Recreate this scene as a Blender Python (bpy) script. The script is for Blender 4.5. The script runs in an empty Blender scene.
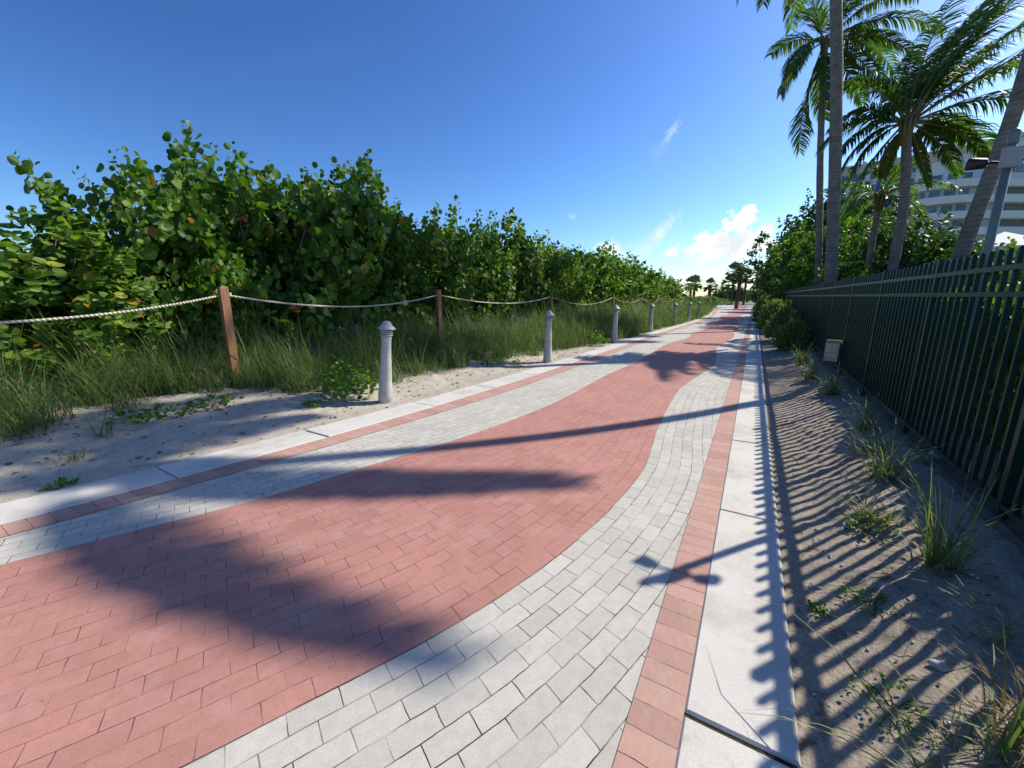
import bpy, math, random
import numpy as np
from mathutils import Vector, Matrix, noise as mnoise
R = math.radians
rng = np.random.default_rng(11)
random.seed(5)
scene = bpy.context.scene
COL = scene.collection

# ------------------------------------------------------------------ helpers
def tag(o, label=None, cat=None, group=None, kind=None):
    if label: o['label'] = label
    if cat: o['category'] = cat
    if group: o['group'] = group
    if kind: o['kind'] = kind
    return o

def thing(name, loc=(0, 0, 0), label=None, cat=None, group=None, rz=0):
    o = bpy.data.objects.new(name, None)
    o.empty_display_size = 0.2
    o.location = loc
    o.rotation_euler = (0, 0, rz)
    COL.objects.link(o)
    return tag(o, label, cat, group)

def copy_tree(o, parent=None):
    c = o.copy()
    COL.objects.link(c)
    if parent is not None: c.parent = parent
    for ch in list(o.children): copy_tree(ch, c)
    return c

class MB:
    """collects verts / faces (any n-gons) and links them as one mesh object"""
    def __init__(s): s.v = []; s.f = []; s.n = 0; s.uv = []; s.tint = []
    def add(s, verts, faces, uv=None, tint=None):
        verts = np.asarray(verts, dtype=float).reshape(-1, 3)
        b = s.n
        s.v.append(verts); s.n += len(verts)
        for f in faces: s.f.append([i + b for i in f])
        if uv is not None: s.uv.append(np.asarray(uv, float))
        if tint is not None: s.tint.append(np.asarray(tint, float))
    def box(s, c, d, rz=0.0, taper=1.0):
        x, y, z = d[0] / 2, d[1] / 2, d[2] / 2
        P = np.array([[-x, -y, -z], [x, -y, -z], [x, y, -z], [-x, y, -z], [-x * taper, -y * taper, z], [x * taper, -y * taper, z], [x * taper, y * taper, z], [-x * taper, y * taper, z]])
        if rz:
            ca, sa = math.cos(rz), math.sin(rz)
            P = P @ np.array([[ca, sa, 0], [-sa, ca, 0], [0, 0, 1]])
        s.add(P + np.array(c), [(0, 3, 2, 1), (4, 5, 6, 7), (0, 1, 5, 4), (1, 2, 6, 5), (2, 3, 7, 6), (3, 0, 4, 7)])
    def tube(s, pts, rad, n=8, cap=True):
        pts = np.asarray(pts, float); m = len(pts)
        rad = np.broadcast_to(np.asarray(rad, float), (m,))
        t = np.gradient(pts, axis=0); t /= np.linalg.norm(t, axis=1)[:, None] + 1e-9
        ref = np.array([0, 0, 1.]) if abs(t[0][2]) < .9 else np.array([1., 0, 0])
        V = []
        for i in range(m):
            u = np.cross(t[i], ref); u /= np.linalg.norm(u) + 1e-9; w = np.cross(u, t[i])
            a = np.arange(n) / n * 2 * math.pi
            V.append(pts[i] + rad[i] * (np.cos(a)[:, None] * u + np.sin(a)[:, None] * w))
        F = [(i * n + j, i * n + (j + 1) % n, (i + 1) * n + (j + 1) % n, (i + 1) * n + j) for i in range(m - 1) for j in range(n)]
        if cap: F += [tuple(range(n))[::-1], tuple((m - 1) * n + j for j in range(n))]
        s.add(np.concatenate(V), F)
    def lathe(s, prof, c=(0, 0, 0), n=20):
        prof = np.asarray(prof, float); m = len(prof)
        a = np.arange(n) / n * 2 * math.pi
        V = np.concatenate([np.stack([r * np.cos(a) + c[0], r * np.sin(a) + c[1], np.full(n, z + c[2])], 1) for r, z in prof])
        F = [(i * n + j, i * n + (j + 1) % n, (i + 1) * n + (j + 1) % n, (i + 1) * n + j) for i in range(m - 1) for j in range(n)]
        F += [tuple(range(n))[::-1], tuple((m - 1) * n + j for j in range(n))]
        s.add(V, F)
    def build(s, name, mat, parent=None, smooth=False, off=(0, 0, 0)):
        me = bpy.data.meshes.new(name)
        V = np.concatenate(s.v) - np.array(off)
        lens = np.fromiter((len(f) for f in s.f), dtype=np.int32, count=len(s.f))
        idx = np.fromiter((i for f in s.f for i in f), dtype=np.int32, count=int(lens.sum()))
        fill(me, V, lens, idx, smooth)
        if s.uv:
            uv = np.concatenate(s.uv); l = me.uv_layers.new(name='UVMap')
            l.data.foreach_set('uv', uv[idx].astype(np.float32).ravel())
        if s.tint: add_tint(me, np.concatenate(s.tint))
        return link(name, me, mat, parent)

def fill(me, V, lens, idx, smooth=False):
    me.vertices.add(len(V)); me.vertices.foreach_set('co', V.astype(np.float32).ravel())
    me.loops.add(len(idx)); me.loops.foreach_set('vertex_index', idx)
    me.polygons.add(len(lens))
    st = np.zeros(len(lens), np.int32); st[1:] = np.cumsum(lens)[:-1]
    me.polygons.foreach_set('loop_start', st); me.polygons.foreach_set('loop_total', lens)
    me.polygons.foreach_set('use_smooth', np.full(len(lens), smooth))
    me.update(calc_edges=True); me.validate()

def add_tint(me, t):
    a = me.color_attributes.new('tint', 'FLOAT_COLOR', 'POINT')
    c = np.ones((len(t), 4), np.float32); c[:, :t.shape[1]] = t
    a.data.foreach_set('color', c.ravel())

def link(name, me, mat, parent=None):
    o = bpy.data.objects.new(name, me); COL.objects.link(o)
    if mat: me.materials.append(mat)
    if parent is not None: o.parent = parent
    return o

def inst_mesh(name, tv, tf, M, T, mat, parent=None, tint=None, smooth=False, off=(0, 0, 0)):
    """template (tv, tf) under many affine maps M (n,3,3), T (n,3) -> one mesh"""
    n, k = len(M), len(tv)
    V = (np.einsum('nij,kj->nki', M, tv) + T[:, None, :]).reshape(-1, 3) - np.array(off)
    base = np.concatenate([np.array(f) for f in tf]).astype(np.int32); ln = np.array([len(f) for f in tf], np.int32)
    idx = (base[None, :] + (np.arange(n) * k)[:, None]).astype(np.int32).ravel()
    me = bpy.data.meshes.new(name); fill(me, V, np.tile(ln, n), idx, smooth)
    if tint is not None: add_tint(me, np.repeat(tint, k, axis=0))
    return link(name, me, mat, parent)

def unit(a): return a / (np.linalg.norm(a, axis=-1, keepdims=True) + 1e-9)

def interp(pts):
    Y = np.array([p[0] for p in pts], float); X = np.array([p[1] for p in pts], float)
    d = np.gradient(X, Y)
    def f(y):
        y = np.clip(np.asarray(y, float), Y[0], Y[-1])
        i = np.clip(np.searchsorted(Y, y) - 1, 0, len(Y) - 2)
        h = Y[i + 1] - Y[i]; t = (y - Y[i]) / h
        return (2*t**3-3*t**2+1)*X[i] + (t**3-2*t**2+t)*h*d[i] + (-2*t**3+3*t**2)*X[i+1] + (t**3-t**2)*h*d[i+1]
    return f

# ------------------------------------------------------------------ materials
def mat(name):
    m = bpy.data.materials.new(name); m.use_nodes = True
    nt = m.node_tree; b = nt.nodes['Principled BSDF']
    return m, nt, b

def N(nt, t, **kw):
    n = nt.nodes.new(t)
    for k, v in kw.items():
        if k in n.inputs.keys() if hasattr(n.inputs, 'keys') else False: n.inputs[k].default_value = v
        else: setattr(n, k, v)
    return n

def ramp(nt, fac, stops):
    r = nt.nodes.new('ShaderNodeValToRGB'); e = r.color_ramp.elements
    while len(e) < len(stops): e.new(0.5)
    for el, (p, c) in zip(e, stops): el.position = p; el.color = tuple(c) + (1,)
    nt.links.new(fac, r.inputs[0]); return r.outputs[0]

def mixc(nt, a, b, fac, mode='MIX'):
    m = nt.nodes.new('ShaderNodeMix'); m.data_type = 'RGBA'; m.blend_type = mode
    for s, v in ((m.inputs[0], fac), (m.inputs[6], a), (m.inputs[7], b)):
        if isinstance(v, (int, float)): s.default_value = v
        elif isinstance(v, tuple): s.default_value = v + (1,) if len(v) == 3 else v
        else: nt.links.new(v, s)
    return m.outputs[2]

def noise(nt, scale, detail=4, rough=.55, vec=None, kind='Object'):
    n = nt.nodes.new('ShaderNodeTexNoise'); n.inputs['Scale'].default_value = scale
    n.inputs['Detail'].default_value = detail; n.inputs['Roughness'].default_value = rough
    if vec is None:
        tc = nt.nodes.new('ShaderNodeTexCoord'); vec = tc.outputs[kind]
    nt.links.new(vec, n.inputs['Vector']); return n.outputs['Fac']

def bump(nt, b, h, strength=.3, dist=.02, prev=None):
    n = nt.nodes.new('ShaderNodeBump'); n.inputs['Strength'].default_value = strength; n.inputs['Distance'].default_value = dist
    nt.links.new(h, n.inputs['Height'])
    if prev is not None: nt.links.new(prev, n.inputs['Normal'])
    nt.links.new(n.outputs[0], b.inputs['Normal']); return n.outputs[0]

def simple(name, c, rough=.6, metal=0, var=.12, scale=8, bumpy=0.0, spec=.4):
    m, nt, b = mat(name)
    f = noise(nt, scale, 5)
    lo = tuple(max(0, x * (1 - var)) for x in c); hi = tuple(min(1, x * (1 + var)) for x in c)
    nt.links.new(ramp(nt, f, [(.3, lo), (.7, hi)]), b.inputs['Base Color'])
    b.inputs['Roughness'].default_value = rough; b.inputs['Metallic'].default_value = metal
    b.inputs['Specular IOR Level'].default_value = spec
    if bumpy: bump(nt, b, noise(nt, scale * 6, 4), bumpy, .01)
    return m

def leafmat(name, stops, rough=.4, trans=.35, spec=.4, tcol=(1.3, 1.5, .5)):
    """stops: colour ramp over the per-leaf random 'tint' red channel; green channel scales brightness"""
    m, nt, b = mat(name)
    at = nt.nodes.new('ShaderNodeAttribute'); at.attribute_name = 'tint'
    sp = nt.nodes.new('ShaderNodeSeparateColor'); nt.links.new(at.outputs['Color'], sp.inputs[0])
    c = ramp(nt, sp.outputs[0], stops)
    nt.links.new(c, b.inputs['Base Color'])
    b.inputs['Roughness'].default_value = rough; b.inputs['Specular IOR Level'].default_value = spec
    tr = nt.nodes.new('ShaderNodeBsdfTranslucent')
    nt.links.new(mixc(nt, c, tcol, 1.0, 'MULTIPLY'), tr.inputs[0])
    ms = nt.nodes.new('ShaderNodeMixShader'); ms.inputs[0].default_value = trans
    nt.links.new(b.outputs[0], ms.inputs[1]); nt.links.new(tr.outputs[0], ms.inputs[2])
    nt.links.new(ms.outputs[0], nt.nodes['Material Output'].inputs[0])
    return m

def paver(name, c1, c2, mortar, bw, rh, offset=.5, ms=.004, stain=(.85, 1.08), crack=.0, vert=1.0):
    m, nt, b = mat(name)
    uv = nt.nodes.new('ShaderNodeUVMap'); uv.uv_map = 'UVMap'
    # slightly wandering joints
    nz = nt.nodes.new('ShaderNodeTexNoise'); nz.inputs['Scale'].default_value = 9; nz.inputs['Detail'].default_value = 3
    nt.links.new(uv.outputs[0], nz.inputs['Vector'])
    sub = nt.nodes.new('ShaderNodeVectorMath'); sub.operation = 'SUBTRACT'; sub.inputs[1].default_value = (.5, .5, .5)
    nt.links.new(nz.outputs['Color'], sub.inputs[0])
    scl = nt.nodes.new('ShaderNodeVectorMath'); scl.operation = 'SCALE'; scl.inputs['Scale'].default_value = .012
    nt.links.new(sub.outputs[0], scl.inputs[0])
    add = nt.nodes.new('ShaderNodeVectorMath'); add.operation = 'ADD'
    nt.links.new(uv.outputs[0], add.inputs[0]); nt.links.new(scl.outputs[0], add.inputs[1])
    br = nt.nodes.new('ShaderNodeTexBrick'); nt.links.new(add.outputs[0], br.inputs['Vector'])
    br.offset = offset; br.inputs['Scale'].default_value = 1
    br.inputs['Brick Width'].default_value = bw; br.inputs['Row Height'].default_value = rh
    br.inputs['Mortar Size'].default_value = ms; br.inputs['Mortar Smooth'].default_value = .25; br.inputs['Bias'].default_value = 0
    br.inputs['Color1'].default_value = c1 + (1,); br.inputs['Color2'].default_value = c2 + (1,); br.inputs['Mortar'].default_value = (0, 0, 0, 1)
    # joint darkness varies from joint to joint
    jn = noise(nt, 5, 3, .6, uv.outputs[0])
    jf = nt.nodes.new('ShaderNodeMapRange'); jf.inputs[1].default_value = .36; jf.inputs[2].default_value = .62
    jf.inputs[3].default_value = crack; jf.inputs[4].default_value = 1
    nt.links.new(jn, jf.inputs[0])
    mul = nt.nodes.new('ShaderNodeMath'); mul.operation = 'MULTIPLY'
    nt.links.new(br.outputs['Fac'], mul.inputs[0]); nt.links.new(jf.outputs[0], mul.inputs[1])
    # bricks without mortar
    br2 = nt.nodes.new('ShaderNodeTexBrick'); nt.links.new(add.outputs[0], br2.inputs['Vector'])
    br2.offset = offset
    for k in ('Scale', 'Brick Width', 'Row Height'): br2.inputs[k].default_value = br.inputs[k].default_value
    br2.inputs['Mortar Size'].default_value = 0; br2.inputs['Bias'].default_value = 0
    br2.inputs['Color1'].default_value = c1 + (1,); br2.inputs['Color2'].default_value = c2 + (1,)
    g1 = noise(nt, 1.0, 7, .68, uv.outputs[0]); g2 = noise(nt, 160, 3, .6, uv.outputs[0]); g3 = noise(nt, 22, 5, .65, uv.outputs[0])
    col = mixc(nt, br2.outputs['Color'], ramp(nt, g1, [(.3, (stain[0],) * 3), (.7, (stain[1],) * 3)]), 1.0, 'MULTIPLY')
    col = mixc(nt, col, ramp(nt, g2, [(.3, (.86,) * 3), (.65, (1.06,) * 3)]), 1.0, 'MULTIPLY')
    col = mixc(nt, col, ramp(nt, g3, [(.28, (.9, .89, .87)), (.6, (1.03,) * 3)]), 1.0, 'MULTIPLY')
    # small dark scuffs and droppings
    sc = noise(nt, 34, 2, .5, uv.outputs[0])
    col = mixc(nt, col, ramp(nt, sc, [(.2, (.5, .47, .44)), (.255, (1, 1, 1))]), .8, 'MULTIPLY')
    du = noise(nt, 3.2, 6, .7, uv.outputs[0])
    col = mixc(nt, col, (.50, .44, .39), ramp(nt, du, [(.52, (0, 0, 0)), (.78, (.30,) * 3)]))
    col = mixc(nt, col, mortar, mul.outputs[0])
    nt.links.new(col, b.inputs['Base Color'])
    b.inputs['Roughness'].default_value = .8; b.inputs['Specular IOR Level'].default_value = .25
    inv = nt.nodes.new('ShaderNodeMath'); inv.operation = 'SUBTRACT'; inv.inputs[0].default_value = 1
    nt.links.new(mul.outputs[0], inv.inputs[1])
    p = bump(nt, b, inv.outputs[0], .5, .005)
    bump(nt, b, g2, .25, .002, p)
    return m

M_grey = paver('grey_paver', (.535, .52, .47), (.455, .44, .395), (.03, .027, .022), .185, .096, ms=.0026, crack=.2, stain=(.9, 1.06))
M_red = paver('red_paver', (.465, .235, .195), (.415, .203, .168), (.13, .055, .045), .185, .096, ms=.0022, crack=.0, stain=(.86, 1.09))
M_border = paver('border_brick', (.52, .325, .265), (.43, .265, .215), (.06, .035, .03), .107, 4.0, offset=0, ms=.0022, crack=.2)

def concrete():
    m, nt, b = mat('kerb_concrete')
    a = noise(nt, 2.2, 6, .6); f = noise(nt, 120, 3, .6); g = noise(nt, 14, 5, .7)
    c = ramp(nt, a, [(.3, (.53, .515, .475)), (.7, (.62, .605, .56))])
    c = mixc(nt, c, ramp(nt, f, [(.3, (.88,) * 3), (.7, (1.05,) * 3)]), 1.0, 'MULTIPLY')
    c = mixc(nt, c, ramp(nt, g, [(.25, (.78, .75, .7)), (.42, (1, 1, 1))]), .8, 'MULTIPLY')
    w2 = noise(nt, 1.1, 7, .72); c = mixc(nt, c, ramp(nt, w2, [(.34, (.74, .71, .66)), (.52, (1, 1, 1))]), .75, 'MULTIPLY')
    s = noise(nt, 26, 2)
    c = mixc(nt, c, ramp(nt, s, [(.2, (.3, .27, .22)), (.235, (1, 1, 1))]), .7, 'MULTIPLY')
    nt.links.new(c, b.inputs['Base Color']); b.inputs['Roughness'].default_value = .85
    bump(nt, b, f, .3, .003); return m
M_conc = concrete()

def sandmat(name, lo, hi, peb=(.55, .53, .5), dark=(.12, .1, .08), dk=.33):
    m, nt, b = mat(name)
    a = noise(nt, .9, 6, .6); g = noise(nt, 9, 6, .7); f = noise(nt, 70, 4, .7)
    c = ramp(nt, a, [(.3, lo), (.7, hi)])
    c = mixc(nt, c, ramp(nt, g, [(dk - .08, dark), (dk + .06, (1, 1, 1))]), .85, 'MULTIPLY')
    c = mixc(nt, c, ramp(nt, f, [(.3, (.6, .58, .56)), (.62, (1.12,) * 3)]), 1.0, 'MULTIPLY')
    vo = nt.nodes.new('ShaderNodeTexVoronoi'); vo.inputs['Scale'].default_value = 38
    tc = nt.nodes.new('ShaderNodeTexCoord'); nt.links.new(tc.outputs['Object'], vo.inputs['Vector'])
    c = mixc(nt, c, ramp(nt, vo.outputs['Distance'], [(.10, peb), (.22, (0, 0, 0))]), ramp(nt, noise(nt, 6, 2), [(.5, (0, 0, 0)), (.6, (.7,) * 3)]), 'LIGHTEN')
    nt.links.new(c, b.inputs['Base Color']); b.inputs['Roughness'].default_value = .95; b.inputs['Specular IOR Level'].default_value = .1
    p = bump(nt, b, g, .5, .03); bump(nt, b, f, .6, .01, p)
    return m
M_sand = sandmat('dune_sand', (.40, .365, .31), (.51, .47, .40), dark=(.42, .36, .3), dk=.36)
M_soil = sandmat('sandy_soil', (.28, .24, .19), (.40, .35, .285), dark=(.3, .25, .2), dk=.4)
M_ground = simple('far_dune', (.16, .19, .07), .95, var=.5, scale=.15)
M_dirt = simple('joint_dirt', (.035, .03, .02), .95, var=.4, scale=30)

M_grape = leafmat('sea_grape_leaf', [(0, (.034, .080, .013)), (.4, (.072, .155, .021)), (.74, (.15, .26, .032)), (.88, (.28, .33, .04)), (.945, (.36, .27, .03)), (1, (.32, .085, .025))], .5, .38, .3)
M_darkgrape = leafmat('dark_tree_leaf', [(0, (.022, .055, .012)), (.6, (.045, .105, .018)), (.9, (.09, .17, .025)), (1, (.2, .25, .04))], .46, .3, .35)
M_grass = leafmat('dune_grass_blade', [(0, (.075, .125, .045)), (.45, (.135, .205, .075)), (.78, (.21, .28, .11)), (.88, (.32, .28, .15)), (1, (.38, .31, .17))], .55, .35, .3)
M_weed = leafmat('weed_leaf', [(0, (.06, .15, .015)), (.6, (.10, .23, .025)), (.9, (.17, .3, .04)), (1, (.25, .2, .08))], .5, .35, .3)
M_dry = leafmat('dry_grass_blade', [(0, (.16, .12, .06)), (.6, (.3, .23, .12)), (1, (.42, .35, .2))], .7, .25, .2)
M_palm = leafmat('palm_leaflet', [(0, (.035, .080, .016)), (.45, (.070, .135, .021)), (.75, (.14, .20, .03)), (.92, (.26, .28, .05)), (1, (.32, .22, .08))], .42, .52, .45)
M_sabal = leafmat('fan_palm_leaf', [(0, (.05, .085, .035)), (.7, (.085, .13, .05)), (1, (.2, .17, .09))], .45, .25, .4)
M_litter = leafmat('dead_leaf', [(0, (.07, .045, .025)), (.6, (.17, .11, .06)), (1, (.34, .25, .16))], .8, .1, .2)
M_stem = simple('shrub_bark', (.12, .095, .07), .9, var=.35, scale=14)

def trunkmat(name, c):
    m, nt, b = mat(name)
    tc = nt.nodes.new('ShaderNodeTexCoord')
    w = nt.nodes.new('ShaderNodeTexWave'); w.wave_type = 'BANDS'; w.bands_direction = 'Z'; w.inputs['Scale'].default_value = 3.4
    w.inputs['Distortion'].default_value = 5.0; w.inputs['Detail'].default_value = 4
    nt.links.new(tc.outputs['Object'], w.inputs['Vector'])
    a = noise(nt, 5, 6, .65)
    col = ramp(nt, a, [(.3, tuple(x * .6 for x in c)), (.7, tuple(x * 1.3 for x in c))])
    col = mixc(nt, col, ramp(nt, w.outputs['Fac'], [(.0, (.5, .47, .45)), (.3, (1, 1, 1))]), .6, 'MULTIPLY')
    nt.links.new(col, b.inputs['Base Color']); b.inputs['Roughness'].default_value = .9
    p = bump(nt, b, w.outputs['Fac'], .2, .02); bump(nt, b, noise(nt, 40, 4), .5, .01, p)
    return m
M_trunk = trunkmat('coconut_trunk', (.20, .17, .145))
M_boot = trunkmat('palm_boot', (.115, .09, .065))
M_fibre = simple('frond_stalk', (.15, .13, .045), .6, var=.3, scale=10)

def woodmat():
    m, nt, b = mat('weathered_post')
    tc = nt.nodes.new('ShaderNodeTexCoord'); mp = nt.nodes.new('ShaderNodeMapping'); mp.inputs['Scale'].default_value = (18, 18, 1.2)
    nt.links.new(tc.outputs['Object'], mp.inputs[0])
    f = noise(nt, 2.5, 6, .7, mp.outputs[0])
    nt.links.new(ramp(nt, f, [(.25, (.14, .065, .03)), (.5, (.30, .14, .065)), (.75, (.40, .21, .11))]), b.inputs['Base Color'])
    b.inputs['Roughness'].default_value = .8; bump(nt, b, f, .4, .01); return m
M_wood = woodmat()

def ropemat():
    m, nt, b = mat('twisted_rope')
    tc = nt.nodes.new('ShaderNodeTexCoord')
    w = nt.nodes.new('ShaderNodeTexWave'); w.bands_direction = 'DIAGONAL'; w.inputs['Scale'].default_value = 14; w.inputs['Distortion'].default_value = .6
    nt.links.new(tc.outputs['Object'], w.inputs['Vector'])
    c = ramp(nt, w.outputs['Fac'], [(0, (.36, .32, .25)), (.4, (.58, .54, .45))])
    c = mixc(nt, c, ramp(nt, noise(nt, 3, 4), [(.3, (.75, .7, .62)), (.6, (1, 1, 1))]), .8, 'MULTIPLY')
    nt.links.new(c, b.inputs['Base Color']); b.inputs['Roughness'].default_value = .9; bump(nt, b, w.outputs['Fac'], .7, .01); return m
M_rope = ropemat()
M_boll = simple('bollard_paint', (.45, .45, .44), .55, var=.2, scale=9, bumpy=.05)
M_slot = simple('louvre_shadow', (.16, .16, .165), .5)
M_fence = simple('green_fence_paint', (.004, .034, .026), .42, var=.25, scale=7, spec=.25)
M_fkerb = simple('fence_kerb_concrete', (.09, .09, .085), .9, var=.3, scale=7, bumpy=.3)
M_pole = simple('lamp_pole_paint', (.13, .18, .165), .4, var=.15, scale=5)
M_panel = simple('grey_box_metal', (.33, .33, .36), .45, var=.06)
M_black = simple('black_plastic', (.02, .02, .022), .4)
M_lens = simple('lens_glass', (.3, .32, .33), .1)
M_cream = simple('box_cream', (.38, .35, .26), .5, var=.1)
M_boxgreen = simple('box_green', (.10, .26, .09), .5, var=.15)
M_mark = simple('pale_lettering', (.72, .72, .66), .5)
M_stone = simple('pale_stone', (.46, .45, .43), .85, var=.25, scale=12, bumpy=.4)
M_white = simple('white_render', (.66, .67, .67), .7, var=.05, scale=.4)
M_cwall = simple('cream_render', (.50, .45, .36), .8, var=.06, scale=.4)
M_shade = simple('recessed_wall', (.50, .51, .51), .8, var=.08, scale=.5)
M_teal = simple('teal_glass', (.20, .36, .38), .15, var=.15, scale=.3)
M_bluewall = simple('blue_wall', (.035, .075, .27), .6, var=.1)
def glass():
    m, nt, b = mat('window_glass')
    nt.links.new(ramp(nt, noise(nt, .6, 2), [(.35, (.03, .05, .075)), (.65, (.10, .14, .18))]), b.inputs['Base Color'])
    b.inputs['Roughness'].default_value = .08; b.inputs['Specular IOR Level'].default_value = .7; return m
M_glass = glass()

# ------------------------------------------------------------------ camera
CAMH = 1.5
fpx, hor, vpx = 400., 299., 756.
pit = math.atan((384 - hor) / fpx); yaw = math.atan((vpx - 512) / math.hypot(fpx, 384 - hor))
FW = np.array([-math.sin(yaw) * math.cos(pit), math.cos(yaw) * math.cos(pit), -math.sin(pit)])
RT = np.array([math.cos(yaw), math.sin(yaw), 0.]); UP = np.cross(RT, FW)
cam = bpy.data.cameras.new('camera'); co = bpy.data.objects.new('camera', cam); COL.objects.link(co)
cam.sensor_width = 36; cam.lens = fpx / 1024 * 36; cam.clip_end = 5000; cam.clip_start = .05
co.matrix_world = Matrix(((RT[0], UP[0], -FW[0], 0), (RT[1], UP[1], -FW[1], 0), (RT[2], UP[2], -FW[2], CAMH), (0, 0, 0, 1)))
scene.camera = co

# ------------------------------------------------------------------ sun and sky
SAZ, SEL = R(35.5), R(40.5)
SD = Vector((math.sin(SAZ) * math.cos(SEL), math.cos(SAZ) * math.cos(SEL), math.sin(SEL)))
sun = bpy.data.lights.new('sun', 'SUN'); so = bpy.data.objects.new('sun', sun); COL.objects.link(so)
sun.energy = 4.2; sun.angle = R(.53); sun.color = (1, .915, .78)
so.rotation_euler = (-SD).to_track_quat('-Z', 'Y').to_euler(); so.location = (0, 0, 40)

world = bpy.data.worlds.new('World'); scene.world = world; world.use_nodes = True
wn = world.node_tree; wn.nodes.clear()
out = wn.nodes.new('ShaderNodeOutputWorld'); bg = wn.nodes.new('ShaderNodeBackground'); bg.inputs[1].default_value = .115
sky = wn.nodes.new('ShaderNodeTexSky'); sky.sky_type = 'NISHITA'; sky.sun_disc = False
sky.sun_elevation = SEL; sky.sun_rotation = SAZ; sky.air_density = 1.0; sky.dust_density = .75; sky.ozone_density = 3.5; sky.altitude = 0
tcw = wn.nodes.new('ShaderNodeTexCoord'); DIR = tcw.outputs['Generated']
def wmath(op, a, b=None, c=None, clamp=False):
    n = wn.nodes.new('ShaderNodeMath'); n.operation = op; n.use_clamp = clamp
    for i, v in enumerate((a, b, c)):
        if v is None: continue
        if isinstance(v, (int, float)): n.inputs[i].default_value = v
        else: wn.links.new(v, n.inputs[i])
    return n.outputs[0]
def wdot(v):
    n = wn.nodes.new('ShaderNodeVectorMath'); n.operation = 'DOT_PRODUCT'; wn.links.new(DIR, n.inputs[0]); n.inputs[1].default_value = tuple(v); return n.outputs['Value']
def wnoise(scale, detail, rough, dist=0.0):
    n = wn.nodes.new('ShaderNodeTexNoise'); n.inputs['Scale'].default_value = scale; n.inputs['Detail'].default_value = detail
    n.inputs['Roughness'].default_value = rough; n.inputs['Distortion'].default_value = dist; wn.links.new(DIR, n.inputs['Vector']); return n.outputs['Fac']
nA = wnoise(34, 9, .62, .3); nB = wnoise(60, 6, .7, 1.2)
def cloud(az, el, sa, sb, tilt, soft, amp, alpha, nz):
    """one cloud of the far sky: azimuth, elevation, half sizes in radians, tilt of its long axis"""
    d = np.array([math.sin(az) * math.cos(el), math.cos(az) * math.cos(el), math.sin(el)])
    h = np.array([math.cos(az), -math.sin(az), 0]); v = np.cross(h, d)
    if v[2] < 0: v = -v
    e1 = math.cos(tilt) * h + math.sin(tilt) * v; e2 = -math.sin(tilt) * h + math.cos(tilt) * v
    a = wmath('DIVIDE', wdot(e1), sa); b = wmath('DIVIDE', wdot(e2), sb)
    r = wmath('SQRT', wmath('ADD', wmath('MULTIPLY', a, a), wmath('MULTIPLY', b, b)))
    m = wmath('ADD', wmath('SUBTRACT', 1.0, r), wmath('MULTIPLY', wmath('SUBTRACT', nz, .5), amp))
    m = wmath('DIVIDE', m, soft, clamp=True)
    m = wmath('MULTIPLY', m, wmath('GREATER_THAN', wdot(d), .3))
    return wmath('MULTIPLY', m, alpha)
def az_el(u, v):
    r = FW * fpx + RT * (u - 512) + UP * (384 - v); r /= np.linalg.norm(r)
    return math.atan2(r[0], r[1]), math.asin(r[2])
cl = None
for (u, v, sa, sb, tilt, soft, amp, alpha, nz) in (
        (714, 247, .066, .030, R(10), .34, 3.2, 1, nA), (747, 243, .062, .034, R(10), .34, 3.2, 1, nA), (740, 224, .028, .036, R(-12), .36, 4.0, 1, nA),
        (735, 255, .09, .018, R(4), 1.2, 2.4, .45, nA),
        (655, 238, .080, .019, R(46), 1.1, 2.6, .65, nB), (671, 253, .020, .014, 0, .5, 2.2, .9, nA), (608, 250, .034, .020, R(-20), .7, 2.6, .85, nA),
        (640, 250, .05, .03, R(40), 1.6, 2.4, .25, nB),
        (671, 133, .030, .010, R(58), 1.2, 2.4, .55, nB), (660, 150, .03, .02, R(50), 1.8, 2.2, .15, nB), (572, 217, .014, .008, 0, 1.2, 2.2, .3, nB), (300, 60, .2, .03, R(20), 3.0, 2.0, .03, nB)):
    a, e = az_el(u, v); m = cloud(a, e, sa, sb, tilt, soft, amp, alpha, nz)
    cl = m if cl is None else wmath('MAXIMUM', cl, m)
cmix = wn.nodes.new('ShaderNodeMix'); cmix.data_type = 'RGBA'
hs = wn.nodes.new('ShaderNodeHueSaturation'); hs.inputs['Saturation'].default_value = 1.1; wn.links.new(sky.outputs[0], hs.inputs['Color'])
wn.links.new(cl, cmix.inputs[0]); skm = wn.nodes.new('ShaderNodeMix'); skm.data_type = 'RGBA'; skm.blend_type = 'MULTIPLY'; skm.inputs[0].default_value = 1; skm.inputs[7].default_value = (.42, .455, .50, 1)
gm = wn.nodes.new('ShaderNodeGamma'); gm.inputs[1].default_value = 1.42; wn.links.new(hs.outputs[0], gm.inputs[0])
wn.links.new(gm.outputs[0], skm.inputs[6]); wn.links.new(skm.outputs[2], cmix.inputs[6])
cw = wn.nodes.new('ShaderNodeValToRGB'); wn.links.new(wnoise(22, 5, .5), cw.inputs[0])
cw.color_ramp.elements[0].position = .35; cw.color_ramp.elements[0].color = (4.9, 5.1, 5.4, 1)
cw.color_ramp.elements[1].position = .6; cw.color_ramp.elements[1].color = (6.2, 6.3, 6.4, 1)
wn.links.new(cw.outputs[0], cmix.inputs[7]); wn.links.new(cmix.outputs[2], bg.inputs[0]); wn.links.new(bg.outputs[0], out.inputs[0])

scene.view_settings.view_transform = 'Standard'; scene.view_settings.look = 'None'
scene.view_settings.exposure = 0.6; scene.view_settings.gamma = 1
scene.cycles.max_bounces = 6; scene.cycles.transparent_max_bounces = 4

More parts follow.
